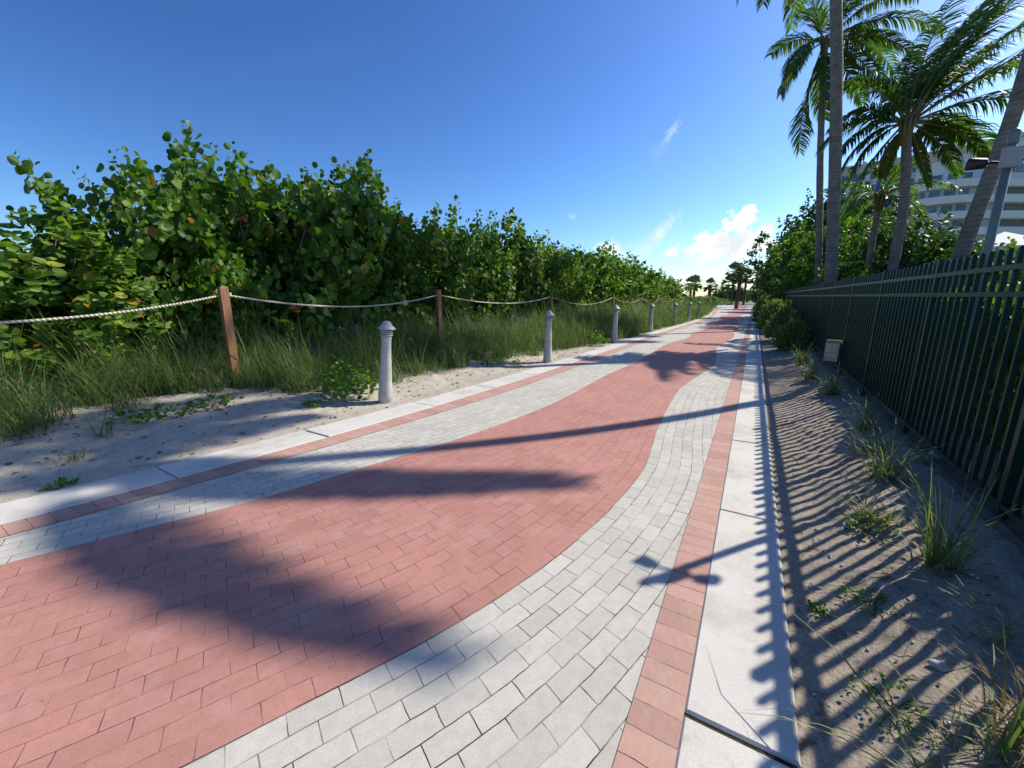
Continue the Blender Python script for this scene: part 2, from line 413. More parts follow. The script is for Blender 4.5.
# ------------------------------------------------------------------ lines of the path, in metres
KO = interp([(-6, -6.6), (-2, -5.3), (.39, -4.67), (2.07, -4.41), (3.94, -4.22), (6.81, -4.08), (12.1, -4.0), (21, -3.9), (30, -3.65), (40, -3.75), (55, -4.6), (75, -5.8), (90, -7.2), (130, -10.5)])
KI = lambda y: KO(y) + np.interp(y, [0, 6, 20, 140], [.46, .44, .36, .36])
BL = lambda y: KI(y) + np.interp(y, [0, 3, 6], [.23, .26, .31])
RL = interp([(-6, -6.0), (-1.5, -4.25), (.24, -3.57), (.62, -3.42), (1.36, -3.12), (2.3, -2.88), (3.2, -2.65), (4.8, -2.42), (7.6, -2.42), (10.2, -2.34), (12.4, -2.40), (14.6, -2.42), (17.1, -2.15), (20, -2.3), (23, -2.0), (28, -2.5), (34, -2.1), (40, -2.6), (47, -2.2), (55, -2.9), (63, -2.3), (72, -3.0), (82, -2.6), (95, -3.6), (130, -5)])
RR = interp([(-6, -5.2), (-1.5, -2.45), (.32, -1.45), (.64, -1.31), (1.12, -1.10), (1.79, -.89), (2.48, -.77), (3.4, -.71), (4.7, -.83), (6, -.92), (7.3, -.95), (8.6, -.83), (10.4, -.68), (12, -.75), (13.8, -.88), (16.3, -.72), (18.8, -.6), (21.3, -.72), (24, -.62), (26.6, -.54), (31, -.95), (36, -.6), (42, -1.1), (48, -.7), (56, -1.2), (64, -.7), (72, -1.3), (82, -.9), (95, -1.4), (130, -2)])
BRX, KRI, KRO = -.24, -.07, .29
YS = np.concatenate([np.arange(-5, 12, .1), np.arange(12, 40, .25), np.arange(40, 130.1, 1.0)])
arc = lambda X, Y: np.concatenate([[0], np.cumsum(np.hypot(np.diff(X), np.diff(Y)))])

def strip(name, XL, XR, z, m, nx=2, uvf=None):
    XL = np.broadcast_to(XL, YS.shape); XR = np.broadcast_to(XR, YS.shape)
    t = np.linspace(0, 1, nx)
    X = XL[:, None] * (1 - t) + XR[:, None] * t
    V = np.stack([X, np.repeat(YS[:, None], nx, 1), np.full_like(X, z)], -1)
    uv = uvf(t, XL, XR)
    mb = MB(); F = [(i * nx + j, i * nx + j + 1, (i + 1) * nx + j + 1, (i + 1) * nx + j) for i in range(len(YS) - 1) for j in range(nx - 1)]
    mb.add(V.reshape(-1, 3), F, uv.reshape(-1, 2)); return tag(mb.build(name, m), kind='structure')

MIDL = (RL(YS) + RR(YS)) / 2
# grey paving: right half offset from the wave, left half from the left border; both run under the red band
def uv_grey_r(t, XL, XR):
    dx = np.gradient(RR(YS), YS); ca = 1 / np.sqrt(1 + dx ** 2)
    X = XL[:, None] * (1 - t) + XR[:, None] * t
    off = (X - RR(YS)[:, None]) * ca[:, None]
    u = arc(RR(YS), YS)[:, None] + (X - RR(YS)[:, None]) * (dx * ca)[:, None]
    return np.stack([u, off + 209 * .096], -1)
strip('grey_paving_right', MIDL, BRX + .02, 0.0, M_grey, 14, uv_grey_r)
def uv_grey_l(t, XL, XR):
    X = XL[:, None] * (1 - t) + XR[:, None] * t
    dx = np.gradient(RL(YS), YS); ca = 1 / np.sqrt(1 + dx ** 2)
    u = arc(RL(YS), YS)[:, None] + (X - RL(YS)[:, None]) * (dx * ca)[:, None]
    return np.stack([u, (X - RL(YS)[:, None]) * ca[:, None] + 313 * .096], -1)
strip('grey_paving_left', BL(YS) - .02, MIDL, 0.0, M_grey, 10, uv_grey_l)
def uv_red(t, XL, XR):
    u = arc(MIDL, YS)[:, None] + np.zeros_like(t); X = XL[:, None] * (1 - t) + XR[:, None] * t
    dxl = np.gradient(RL(YS), YS); dxr = np.gradient(RR(YS), YS); dd = dxl[:, None] * (1 - t) + dxr[:, None] * t
    u = u + (X - MIDL[:, None]) * dd / np.sqrt(1 + dd ** 2)
    return np.stack([u, np.broadcast_to(t * 19 * .096 + 104 * .096, X.shape)], -1)
strip('red_paving', RL(YS), RR(YS), .004, M_red, 14, uv_red)
def uv_b(t, XL, XR):
    u = arc(XL, YS)[:, None] + np.zeros_like(t); return np.stack([u, np.broadcast_to(t * .3 + .2, u.shape)], -1)
strip('brick_border_left', KI(YS) - .01, BL(YS), .005, M_border, 3, uv_b)
strip('brick_border_right', BRX, KRI + .005, .005, M_border, 3, uv_b)

# concrete kerbs: slabs with open joints
def kerb(name, XL, XR, joints, wide):
    mb = MB(); js = sorted(joints)
    for a, b in zip(js[:-1], js[1:]):
        ga = .011 if a in wide else .003; gb = .011 if b in wide else .003
        n = max(2, int((b - a) / .6)); ys = np.linspace(a + ga, b - gb, n + 1)
        dz = .002 + rng.uniform(-.0015, .0015)
        xl, xr = XL(ys), XR(ys); e = .008
        ring = []
        for i, y in enumerate(ys):
            yy = y + (e if i == 0 else -e if i == n else 0)
            ring.append([(xl[i], y, -.12), (xl[i], y, dz), (xl[i] + e, yy, dz + e), (xr[i] - e, yy, dz + e), (xr[i], y, dz), (xr[i], y, -.12)])
        F = []
        for i in range(n):
            for j in range(5): F.append((i * 6 + j, (i + 1) * 6 + j, (i + 1) * 6 + j + 1, i * 6 + j + 1))
        F += [(0, 1, 4, 5), (1, 2, 3, 4), tuple(n * 6 + k for k in (5, 4, 1, 0)), tuple(n * 6 + k for k in (4, 3, 2, 1))]
        mb.add(np.array(ring).reshape(-1, 3), F)
    return tag(mb.build(name, M_conc), kind='structure')
jr = [1.35 + 1.7 * k for k in range(-3, 75)]
kerb('concrete_kerb_right', lambda y: np.full_like(y, KRI + .005), lambda y: np.full_like(y, KRO), jr, {jr[3]})
jl = [1.26 - 1.45 * 4 + 1.45 * k for k in range(0, 90)]; jl[5] = 2.57
kerb('concrete_kerb_left', KO, lambda y: KI(y) - .006, jl, {jl[5]})
mb = MB(); V = []; 
for y in YS: V += [(KO(y) + .01, y, -.005), (KI(y) + .05, y, -.005)]
mb.add(V, [(2 * i, 2 * i + 1, 2 * i + 3, 2 * i + 2) for i in range(len(YS) - 1)])
V = []
for y in YS: V += [(KRI - .05, y, -.005), (KRO - .01, y, -.005)]
mb.add(V, [(2 * i, 2 * i + 1, 2 * i + 3, 2 * i + 2) for i in range(len(YS) - 1)])
tag(mb.build('joint_dirt', M_dirt), kind='structure')

# ------------------------------------------------------------------ sand, soil, far ground
def nz(x, y, s, seed=0.0): return mnoise.noise(Vector((x * s, y * s, seed)))
def zl(x, y):
    d = float(KO(y)) - x
    z = np.interp(d, [0, .35, 1.0, 2.2, 4, 12, 40], [0.0, .0, .07, .24, .36, .5, .5])
    if d < .06: z += .004 + nz(x, y, 9) * .012 + nz(x, y, 2.2) * .006 - max(0, -d) * .25
    if d > .02: z += (nz(x, y, 1.3) * .03 + nz(x, y, 5) * .022 + nz(x, y, 13) * .012) * min(1, d * 2)
    return float(z)
def zr(x, y):
    d = x - KRO
    z = np.interp(d, [0, .25, 1.0, 1.3, 40], [-.012, .005, .155, .16, .16])
    z += (nz(x, y, 1.7, 3) * .022 + nz(x, y, 6, 3) * .024 + nz(x, y, 17, 3) * .013) * min(1, .25 + d * 2)
    return float(z)
def terrain(name, xf, ys, zf, m):
    V = []; nx = None
    for y in ys:
        xs = xf(y); nx = len(xs)
        V += [(x, y, zf(x, y)) for x in xs]
    F = [(i * nx + j, i * nx + j + 1, (i + 1) * nx + j + 1, (i + 1) * nx + j) for i in range(len(ys) - 1) for j in range(nx - 1)]
    mb = MB(); mb.add(V, F); return tag(mb.build(name, m, smooth=True), kind='structure')
ysl = np.concatenate([np.arange(-5, 7, .06), np.arange(7, 16, .2), np.arange(16, 130, 1.5)])
terrain('dune_sand', lambda y: float(KO(y)) - np.concatenate([[30, 15, 9, 6, 5, 4, 3.4], np.arange(3, -.06, -.035)]), ysl, zl, M_sand)
terrain('soil_verge', lambda y: KRO + .001 + np.concatenate([np.arange(0, 1.1, .03), [1.1, 1.3, 2.2, 5, 14]]), np.concatenate([np.arange(-3, 6, .05), np.arange(6, 14, .15), np.arange(14, 130, 1.5)]), zr, M_soil)
mb = MB(); mb.add([(-2500, -600, -.2), (2500, -600, -.2), (2500, 4000, -.2), (-2500, 4000, -.2)], [(0, 1, 2, 3)])
tag(mb.build('ground', M_ground), kind='structure')

# ------------------------------------------------------------------ grasses
def blades(roots, h, w, az, lean, curl, seg=4):
    """arrays -> verts, faces of tapered bent blades"""
    n = len(roots); t = np.linspace(0, 1, seg + 1)
    d = np.stack([np.cos(az), np.sin(az), np.zeros(n)], -1); side = np.stack([-np.sin(az), np.cos(az), np.zeros(n)], -1)
    ang = lean[:, None] + curl[:, None] * t[None, :] ** 1.5
    ds = (h / seg)[:, None]
    r = np.cumsum(np.sin(ang) * ds, 1) - np.sin(ang[:, :1]) * ds; z = np.cumsum(np.cos(ang) * ds, 1) - np.cos(ang[:, :1]) * ds
    P = roots[:, None, :] + d[:, None, :] * r[..., None]; P[..., 2] += z
    wd = w[:, None] * np.array([1, .95, .75, .45, .06])[None, :seg + 1] if seg == 4 else w[:, None] * np.linspace(1, .06, seg + 1)[None, :]
    A = P - side[:, None, :] * wd[..., None] * .5; B = P + side[:, None, :] * wd[..., None] * .5
    V = np.stack([A, B], 2).reshape(n, -1, 3)
    base = np.array([[2 * i, 2 * i + 1, 2 * i + 3, 2 * i + 2] for i in range(seg)])
    F = (base[None] + (np.arange(n) * 2 * (seg + 1))[:, None, None]).reshape(-1, 4)
    return V.reshape(-1, 3), F
def blade_mesh(name, roots, h, w, az, lean, curl, m, tint, parent=None, off=(0, 0, 0)):
    V, F = blades(roots, h, w, az, lean, curl)
    me = bpy.data.meshes.new(name); fill(me, V - np.array(off), np.full(len(F), 4, np.int32), F.astype(np.int32).ravel())
    t = np.zeros((len(roots), 3)); t[:, 0] = tint; add_tint(me, np.repeat(t, 10, axis=0))
    return link(name, me, m, parent)

# beach grass on the dune: nobody could count it
roots = []; hh = []; ww = []
def edge(y): return float(np.interp(y, [-4, 0.6, 2, 3, 3.7, 4.6, 7, 9, 12, 14, 20, 60], [1.3, 1.35, 2.0, 1.75, 1.1, .95, .95, .75, .55, .3, .1, .05]))
for y0, y1, ncl, nb, dmax, wd in ((-3, 6, 420, 46, 3.4, .0085), (6, 14, 420, 42, 3.4, .011), (14, 28, 600, 34, 3.6, .018), (28, 60, 900, 16, 4.5, .035), (60, 115, 600, 10, 8.0, .07)):
    for _ in range(ncl):
        y = rng.uniform(y0, y1); e = edge(y)
        d = e + .12 + rng.beta(1.1, 1.6) * (dmax - e)
        x = float(KO(y)) - d
        if rng.random() < .25: continue
        ht = rng.choice([.6, .85, 1.1, 1.35], p=[.22, .38, .3, .1]) * rng.uniform(.85, 1.15) * np.interp(d - e, [0, .3, 1.0], [.45, .75, 1.0]) * (1.25 if y > 12 else 1)
        k = int(nb * rng.uniform(.6, 1.4)); s = .07 + .004 * y
        px = x + rng.normal(0, s, k); py = y + rng.normal(0, s, k)
        z = zl(x, y) - .02
        roots.append(np.stack([px, py, np.full(k, z)], -1)); hh.append(ht * rng.uniform(.55, 1.2, k)); ww.append(np.full(k, wd) * rng.uniform(.6, 1.3, k))
gt = np.concatenate([np.clip(rng.beta(1.4, 2.2) * .75 + rng.normal(0, .12, len(q)), 0, 1) for q in roots]); gt = np.where(rng.random(len(gt)) < .06, rng.uniform(.85, 1, len(gt)), gt)
roots = np.concatenate(roots); hh = np.concatenate(hh); ww = np.concatenate(ww); n = len(roots)
g = blade_mesh('dune_grass', roots, hh, ww, rng.uniform(0, 2 * math.pi, n), rng.uniform(.02, .5, n), rng.uniform(.2, 2.0, n), M_grass, gt)
tag(g, 'tall green beach grass covering the dune below the rope line', 'beach grass', kind='stuff')

def tuft(name, x, y, z, h, k, label, cat='grass tuft', group=None, m=M_grass, spread=.04, lean=(.05, .6), curl=(.3, 1.6), w=.007, dead=.25, tmax=1.0):
    t = thing(name, (x, y, z), label, cat, group)
    for nm, kk, mm, hm, ln in (('blades', k, m, h, lean), ('dead_blades', int(k * dead), M_dry, h * .55, (.5, 1.3))):
        if kk < 2: continue
        rt = np.stack([rng.normal(0, spread, kk), rng.normal(0, spread, kk), np.full(kk, -.015)], -1)
        blade_mesh(nm, rt, hm * rng.uniform(.4, 1.1, kk), np.full(kk, w) * rng.uniform(.6, 1.2, kk), rng.uniform(0, 6.283, kk), rng.uniform(*ln, kk), rng.uniform(*curl, kk), mm, rng.beta(1.6, 1.6, kk) * tmax, t)
    return t

LT = np.array([[0, 0, 0], [.32, -.42, .05], [.72, -.46, .06], [1, 0, -.02], [.72, .46, .06], [.32, .42, .05]])
def weed(name, x, y, z, r, h, k, size, label, cat='weed', m=M_weed, group=None):
    """low leafy weed: leaves on many short stalks"""
    t = thing(name, (x, y, z), label, cat, group)
    a = rng.uniform(0, 6.283, k); rr = r * np.sqrt(rng.random(k)); zz = h * rng.uniform(.05, 1, k) * (1 - .6 * (rr / r) ** 2)
    T = np.stack([rr * np.cos(a), rr * np.sin(a), zz], -1)
    M = leaf_frames(unit(np.stack([np.cos(a + rng.normal(0, .8, k)), np.sin(a + rng.normal(0, .8, k)), rng.uniform(-.1, .9, k)], -1)), unit(rng.normal(0, .5, (k, 3)) + [0, 0, 1.]), size * rng.uniform(.6, 1.2, k))
    tint = np.zeros((k, 3)); tint[:, 0] = rng.beta(1.5, 1.8, k)
    inst_mesh('leaves', LT, [(0, 1, 2, 3), (0, 3, 4, 5)], M, T, m, t, tint)
    st = MB()
    for i in range(min(k, 14)): st.tube([(0, 0, -.02), T[i] * .5 + np.array([0, 0, .01]), T[i]], .0025, 4, False)
    st.build('stalk', M_weed, t)
    return t
def leaf_frames(d, nrm, s):
    """columns: d (length axis), side, normal; scaled by s"""
    sd = unit(np.cross(nrm, d)); nn = np.cross(d, sd)
    return np.stack([d, sd, nn], -1) * s[:, None, None]

# right verge tufts
vg = 'grass tufts along the fence foot'
tuft('grass_tuft', .99, 2.78, zr(.99, 2.78), 0.64, 60, 'tall bright green grass tuft with dry base on the soil before the near fence', group=vg, w=.009, dead=.8, lean=(.02, .4), curl=(.1, 1.2), spread=.035)
tuft('grass_tuft', 1.02, 4.05, zr(1.02, 4.05), 0.59, 80, 'mid green bushy grass tuft by the fence, just beyond the tall bright one', group=vg, w=.008, dead=.5)
tuft('grass_tuft', 1.15, 5.5, zr(1.15, 5.5), 0.56, 46, 'sunlit slender grass tuft with seed stalks, nearer than the fence box', group=vg, w=.009, dead=.4, lean=(.02, .4))
tuft('grass_tuft', 1.05, 4.7, zr(1.05, 4.7), 0.53, 40, 'dull thin grass tuft between the bushy tuft and the seed stalk tuft', group=vg, dead=.9)
tuft('grass_tuft', 1.12, 7.4, zr(1.12, 7.4), 0.59, 70, 'grass tuft with brown base standing in front of the fence box', group=vg, w=.01, dead=.8)
tuft('grass_tuft', 1.0, 8.8, zr(1.0, 8.8), 0.63, 80, 'dense grass tuft on the verge left of the fence box', group=vg, w=.011, dead=.6)
tuft('grass_tuft', .98, 10.6, zr(.98, 10.6), 0.70, 90, 'shaded grass tuft on the verge just before the green verge bushes', group=vg, w=.012, dead=.4)
tuft('grass_tuft', .83, 3.32, zr(.83, 3.32), 0.36, 50, 'low spreading tuft with pale dry blades, left of the bushy grass tuft', group=vg, dead=1.2, lean=(.4, 1.1))
tuft('grass_tuft', 1.04, 2.22, zr(1.04, 2.22), 0.42, 14, 'sparse grey green tuft at the foot of the near fence pickets', group=vg, dead=.5, w=.008)
tuft('grass_tuft', .93, 1.72, zr(.93, 1.72), 0.36, 70, 'dry brown grass clump in the near right corner', group=vg, m=M_dry, dead=.4, spread=.055, w=.008, tmax=.9)
tuft('grass_tuft', .86, 1.66, zr(.86, 1.66), 0.45, 22, 'green grass tuft mixed into the dry brown clump', group=vg, w=.009, dead=.3)
t = tuft('grass_tuft', .66, 1.42, zr(.66, 1.42), 0.87, 13, 'long arching grass blades reaching over the soil to the kerb at the bottom edge', w=.008, dead=.0, lean=(.5, .9), curl=(.8, 1.5), spread=.03)
tuft('grass_tuft', .74, 1.62, zr(.74, 1.62), 0.22, 60, 'short creeping grass patch beside the dry brown clump', group=vg, w=.005, dead=.5, lean=(.5, 1.3), spread=.08)
weed('ground_weed', .66, 2.38, zr(.66, 2.38), .13, .05, 150, .017, 'small bright green weed among the picket shadows')
weed('ground_weed', .43, 2.22, zr(.43, 2.22), .05, .04, 40, .015, 'tiny weed sprig nearest the kerb on the soil')
weed('ground_weed', .80, 3.18, zr(.80, 3.18), .14, .09, 170, .022, 'leafy weed beside the low spreading dry tuft')
weed('ground_weed', .60, 1.75, zr(.6, 1.75), .14, .04, 120, .015, 'flat weed on the soil near the dry brown clump')

# ------------------------------------------------------------------ sea grape shrubs
GL = np.array([[0, 0, 0], [.08, -.40, .06], [.45, -.55, .15], [.85, -.36, .08], [1, 0, -.05], [.85, .36, .08], [.45, .55, .15], [.08, .40, .06]])
GF = [(0, 1, 2, 3, 4), (0, 4, 5, 6, 7)]
def shoot_leaves(base, dirv, length, nl, size, rg):
    """leaves set alternately along upright shoots; returns frames and positions"""
    n = len(base)
    t = (np.arange(nl) + .5) / nl
    up = np.array([0, 0, 1.])
    dirv = unit(dirv)
    P = base[:, None, :] + dirv[:, None, :] * (t[None, :] * length[:, None])[..., None]
    phi = rg.uniform(0, 6.283, n)[:, None] + np.arange(nl)[None, :] * 2.4 + rg.normal(0, .4, (n, nl))
    a = unit(np.cross(dirv, rg.normal(0, 1, (n, 3)))); b = np.cross(dirv, a)
    o = a[:, None, :] * np.cos(phi)[..., None] + b[:, None, :] * np.sin(phi)[..., None]
    rad = unit(base * np.array([1, 1, .25]))[:, None, :]
    d = unit(o * .75 + up * .5 + rg.normal(0, .35, (n, nl, 3)))
    nr = unit(rad * .55 + up * .12 + o * .35 + rg.normal(0, .5, (n, nl, 3)))
    s = size * rg.uniform(.5, 1.25, (n, nl)) * (1 - .45 * t[None, :] ** 3)
    P = P + o * .03
    return leaf_frames(d.reshape(-1, 3), nr.reshape(-1, 3), s.ravel()), P.reshape(-1, 3)

def shrub_mesh(rx, ry, h, nshoot, nl, size, seed, shift=0.0, low=.12, spike=.5, yellow=1.0, mat_=M_grape, squash=.75):
    rg = np.random.default_rng(seed)
    # dome with lumps
    ncl = int(9 * rx * rx) + 8
    cv = unit(rg.normal(0, 1, (ncl, 3))); cv[:, 2] = np.abs(cv[:, 2]) - .10; cr = rg.uniform(.82, 1.06, ncl)
    pick = rg.integers(0, ncl, nshoot); inner = rg.random(nshoot) < .38
    v = cv[pick] + rg.normal(0, .13, (nshoot, 3))
    v[inner] = rg.normal(0, 1, (inner.sum(), 3)); v[:, 2] = np.where(inner, np.abs(v[:, 2]), v[:, 2]); v = unit(v)
    lump = 1 + .16 * np.sin(v[:, 0] * 5 + seed) * np.cos(v[:, 1] * 4.3 + seed * 2) + .1 * np.sin(v[:, 2] * 7 + seed * 3 + v[:, 1] * 3)
    r = np.where(inner, rg.uniform(.45, .8, nshoot), cr[pick] + rg.normal(0, .06, nshoot)) * lump
    r = r * np.interp(v[:, 2], [-.1, .12, .35], [.74, .86, 1.0])
    mz = np.clip(v[:, 2], 0, 1) ** squash
    base = np.stack([v[:, 0] * rx * r, v[:, 1] * ry * r, low * h + mz * (h * .90 - low * h) * r], -1)
    base[:, 2] = np.maximum(base[:, 2], .12)
    dirv = np.stack([v[:, 0] * .7, v[:, 1] * .7, .45 + .6 * np.clip(v[:, 2], 0, 1)], -1) + rg.normal(0, .22, (nshoot, 3))
    L = size * nl * .33 * rg.uniform(.7, 1.35, nshoot)
    M, T = shoot_leaves(base, dirv, L, nl, size, rg)
    # upright leaders breaking the outline
    k = int(17 * rx)
    a = rg.uniform(0, 6.283, k); q = np.sqrt(rg.random(k)) * .75
    b2 = np.stack([np.cos(a) * q * rx, np.sin(a) * q * ry, h * (.80 - .35 * q ** 2)], -1)
    M2, T2 = shoot_leaves(b2, np.stack([np.cos(a) * .25, np.sin(a) * .25, np.ones(k)], -1), spike * rg.uniform(.7, 1.5, k) * 1.3, nl + 4, size * .92, rg)
    M = np.concatenate([M, M2]); T = np.concatenate([T, T2])
    tint = np.zeros((len(M), 3)); x = np.clip(rg.beta(2, 2.2, len(M)) * .78 + shift, 0, .86)
    od = rg.random(len(M)); x = np.where(od > 1 - .05 * yellow, rg.uniform(.8, 1.0, len(M)), x); tint[:, 0] = x
    stems = MB()
    for i in range(k):
        e = np.array([math.cos(a[i]) * .25, math.sin(a[i]) * .25, 1.0]); stems.tube([b2[i] - e * .3, b2[i] + e * spike * .6, b2[i] + e * spike * 1.25], [.012, .008, .004], 5)
    for i in range(16):
        j = rg.integers(0, nshoot); e = base[j]; s0 = np.array([e[0] * .25 + rg.normal(0, .15), e[1] * .25 + rg.normal(0, .15), -.1])
        md = (s0 + e) / 2 + rg.normal(0, .12, 3) + np.array([0, 0, .15])
        stems.tube([s0, (s0 * .6 + md * .4), md, e], [.035, .03, .022, .010], 6)
    return M, T, tint, stems

SHR = {}
def shrub(name, key, loc, rz, scl, label, cat, group, spec=None, mat_=M_grape):
    """first use of a key builds the meshes, later uses copy the thing and its parts"""
    if key not in SHR:
        M, T, tint, st = shrub_mesh(**spec)
        t = thing(name, loc, label, cat, group, rz)
        inst_mesh('foliage', GL, GF, M, T, mat_, t, tint)
        st.build('stem', M_stem, t, smooth=True)
        SHR[key] = t
    else:
        t = copy_tree(SHR[key]); t.location = loc; t.rotation_euler = (0, 0, rz)
        t['label'] = label; t['category'] = cat
        if group: t['group'] = group
    t.scale = (scl[0], scl[1], scl[2])
    return t
SPEC = {
 'a': dict(rx=1.75, ry=1.75, h=3.2, nshoot=560, nl=10, size=.145, seed=1, shift=.17, yellow=2.2, spike=.6),
 'b': dict(rx=1.8, ry=1.8, h=3.3, nshoot=500, nl=9, size=.16, seed=2, shift=.05),
 'c': dict(rx=1.8, ry=1.8, h=3.3, nshoot=500, nl=9, size=.165, seed=3),
 'd': dict(rx=1.9, ry=1.9, h=3.4, nshoot=500, nl=9, size=.175, seed=4, yellow=.7),
 'e': dict(rx=2.3, ry=2.3, h=3.4, nshoot=380, nl=8, size=.20, seed=5, shift=.06, yellow=.7),
}
hg = 'sea grape shrubs of the dune hedge'
SPOTS = [  # key, x, y, height, label
 ('a', -8.40, -.75, 2.75, 'leftmost sea grape shrub of the dune, yellowing leaves and loose shoots against the sky'),
 ('a', -8.80, 1.25, 2.05, 'low yellow green sea grape shrub left of the first wooden post'),
 ('b', -8.75, 3.2, 3.25, 'sea grape shrub with one tall leafy shoot, just left of the first wooden post'),
 ('c', -8.85, 4.6, 3.86, 'dark sea grape shrub behind the first wooden post and its right rope span'),
 ('d', -8.95, 6.7, 4.12, 'large shaded sea grape shrub behind the middle of the near rope span'),
 ('b', -8.75, 8.9, 3.60, 'sea grape shrub with pale hanging leaves right behind the second wooden post'),
 ('c', -8.85, 11.4, 3.81, 'sea grape shrub behind the rope just right of the second wooden post'),
 ('d', -8.75, 14.2, 3.86, 'sea grape shrub directly behind the third wooden post'),
 ('a', -8.35, 17.2, 3.60, 'light green sea grape shrub right of the third wooden post'),
 ('e', -9.35, 20.6, 4.13, 'rounded sea grape shrub behind the fourth wooden post'),
 ('e', -9.15, 25.2, 4.13, 'sunlit sea grape shrub behind the fifth wooden post'),
 ('e', -9.45, 30, 4.13, 'sea grape shrub behind the sixth wooden post'),
 ('e', -9.25, 35.5, 3.92, 'sea grape shrub behind the seventh wooden post'),
 ('e', -9.55, 41.5, 3.71, 'second to last sea grape shrub at the far end of the hedge'),
 ('e', -9.65, 48, 3.50, 'farthest sea grape shrub ending the hedge left of the fan palms'),
]
for i, (k, x, y, h, lab) in enumerate(SPOTS):
    sp = SPEC[k]; sz = h / sp['h'] / 1.05
    shrub('sea_grape_shrub', k, (x, y, zl(x, y)), [0.3, 1.9, 0, 0, 0, 2.2, 1.3, 3.9, 4.1, 0, 1.1, 2.2, 3.3, 4.4, 5.5][i], (.82 if i == 2 else 1.0 if k != 'e' else 1.15, .82 if i == 2 else 1.0 if k != 'e' else 1.35, sz), lab, 'shrub', hg, sp)

# second row deeper in the dune, closing the view behind the first
for i, (x, y, h) in enumerate(((-11.4, 2.4, 2.1), (-11.5, 6, 3.5), (-11.6, 10.5, 3.6), (-11.8, 15.5, 3.7))):
    lab = ['sea grape shrub of the rear row, behind the low yellow green shrub', 'sea grape shrub of the rear row, behind the near rope span', 'sea grape shrub of the rear row, behind the second wooden post', 'sea grape shrub of the rear row, behind the third wooden post'][i]
    shrub('sea_grape_shrub', 'd', (x, y, .45), 1.3 * i + .6, (1.3, 1.3, h / 3.6), lab, 'shrub', hg)

# low plants on the left sand
weed('leafy_shrub', -5.12, 3.78, zl(-5.12, 3.78), .38, .62, 260, .075, 'bright green broad leaved bush at the foot of the nearest bollard', 'bush')
weed('leafy_shrub', -4.42, 12.8, zl(-4.42, 12.8), .4, .5, 200, .085, 'rounded pale leaved bush at the foot of the third bollard', 'bush')
weed('leafy_shrub', -5.5, 4.15, zl(-5.5, 4.15), .4, .45, 180, .07, 'low green bush in the grass left behind the nearest bollard', 'bush')
weed('creeping_vine', -5.95, 1.75, zl(-5.95, 1.75), .38, .10, 150, .055, 'creeping green vine spilling from the grass edge onto the sand', 'vine')
weed('creeping_vine', -5.95, 2.3, zl(-5.95, 2.3), .25, .14, 80, .06, 'short vine shoot with broad leaves below the first wooden post', 'vine')
weed('ground_weed', -5.1, 3.15, zl(-5.1, 3.15), .13, .08, 90, .035, 'small dense green weed on the sand left of the nearest bollard')
weed('ground_weed', -4.72, .72, zl(-4.72, .72), .09, .05, 60, .03, 'dark low weed touching the kerb at the left edge')
weed('ground_weed', -4.9, 7.4, zl(-4.9, 7.4), .26, .14, 120, .05, 'green weed patch on the sand between first and second bollards')
weed('ground_weed', -5.1, 8.7, zl(-5.1, 8.7), .35, .16, 150, .05, 'wide weed patch on the sand just left of the second bollard')
weed('ground_weed', -4.55, 7.9, zl(-4.55, 7.9), .14, .12, 60, .045, 'small weed on the kerb side of the weed patches before the second bollard')
tuft('grass_tuft', -5.30, .92, zl(-5.3, .92), .16, 60, 'small half dried tuft alone on the left sand', w=.006, dead=1.0, spread=.06)
tuft('grass_tuft', -5.75, 1.25, zl(-5.75, 1.25), .42, 30, 'arching pale green tuft at the front of the dune grass', w=.008, dead=.2)
# dead leaves and twigs scattered on the sand
k = 900
ly = rng.uniform(-1, 12, k); ld = rng.uniform(.05, 2.3, k) ** 1.0; lx = np.array([float(KO(a)) for a in ly]) - ld
T = np.stack([lx, ly, np.array([zl(a, b) for a, b in zip(lx, ly)]) + .006], -1)
az = rng.uniform(0, 6.283, k)
M = leaf_frames(np.stack([np.cos(az), np.sin(az), rng.normal(0, .15, k)], -1), unit(rng.normal(0, .25, (k, 3)) + [0, 0, 1.]), rng.uniform(.015, .06, k))
tn = np.zeros((k, 3)); tn[:, 0] = rng.random(k)
tag(inst_mesh('leaf_litter', LT, [(0, 1, 2, 3), (0, 3, 4, 5)], M, T, M_litter, None, tn), 'brown leaf litter scattered over the pale dune sand', 'leaf litter', kind='stuff')
k = 500
ly = rng.uniform(.8, 10, k); lx = KRO + .03 + 1.0 * rng.random(k)
T = np.stack([lx, ly, np.array([zr(a, b) for a, b in zip(lx, ly)]) + .004], -1)
az = rng.uniform(0, 6.283, k)
M = leaf_frames(np.stack([np.cos(az), np.sin(az), rng.normal(0, .15, k)], -1), unit(rng.normal(0, .25, (k, 3)) + [0, 0, 1.]), rng.uniform(.008, .03, k))
M[:, :, 1] *= .45
tn = np.zeros((k, 3)); tn[:, 0] = rng.random(k)
tag(inst_mesh('verge_litter', LT, [(0, 1, 2, 3), (0, 3, 4, 5)], M, T, M_litter, None, tn), 'bits of dead grass and twig strewn over the soil verge', 'leaf litter', kind='stuff')
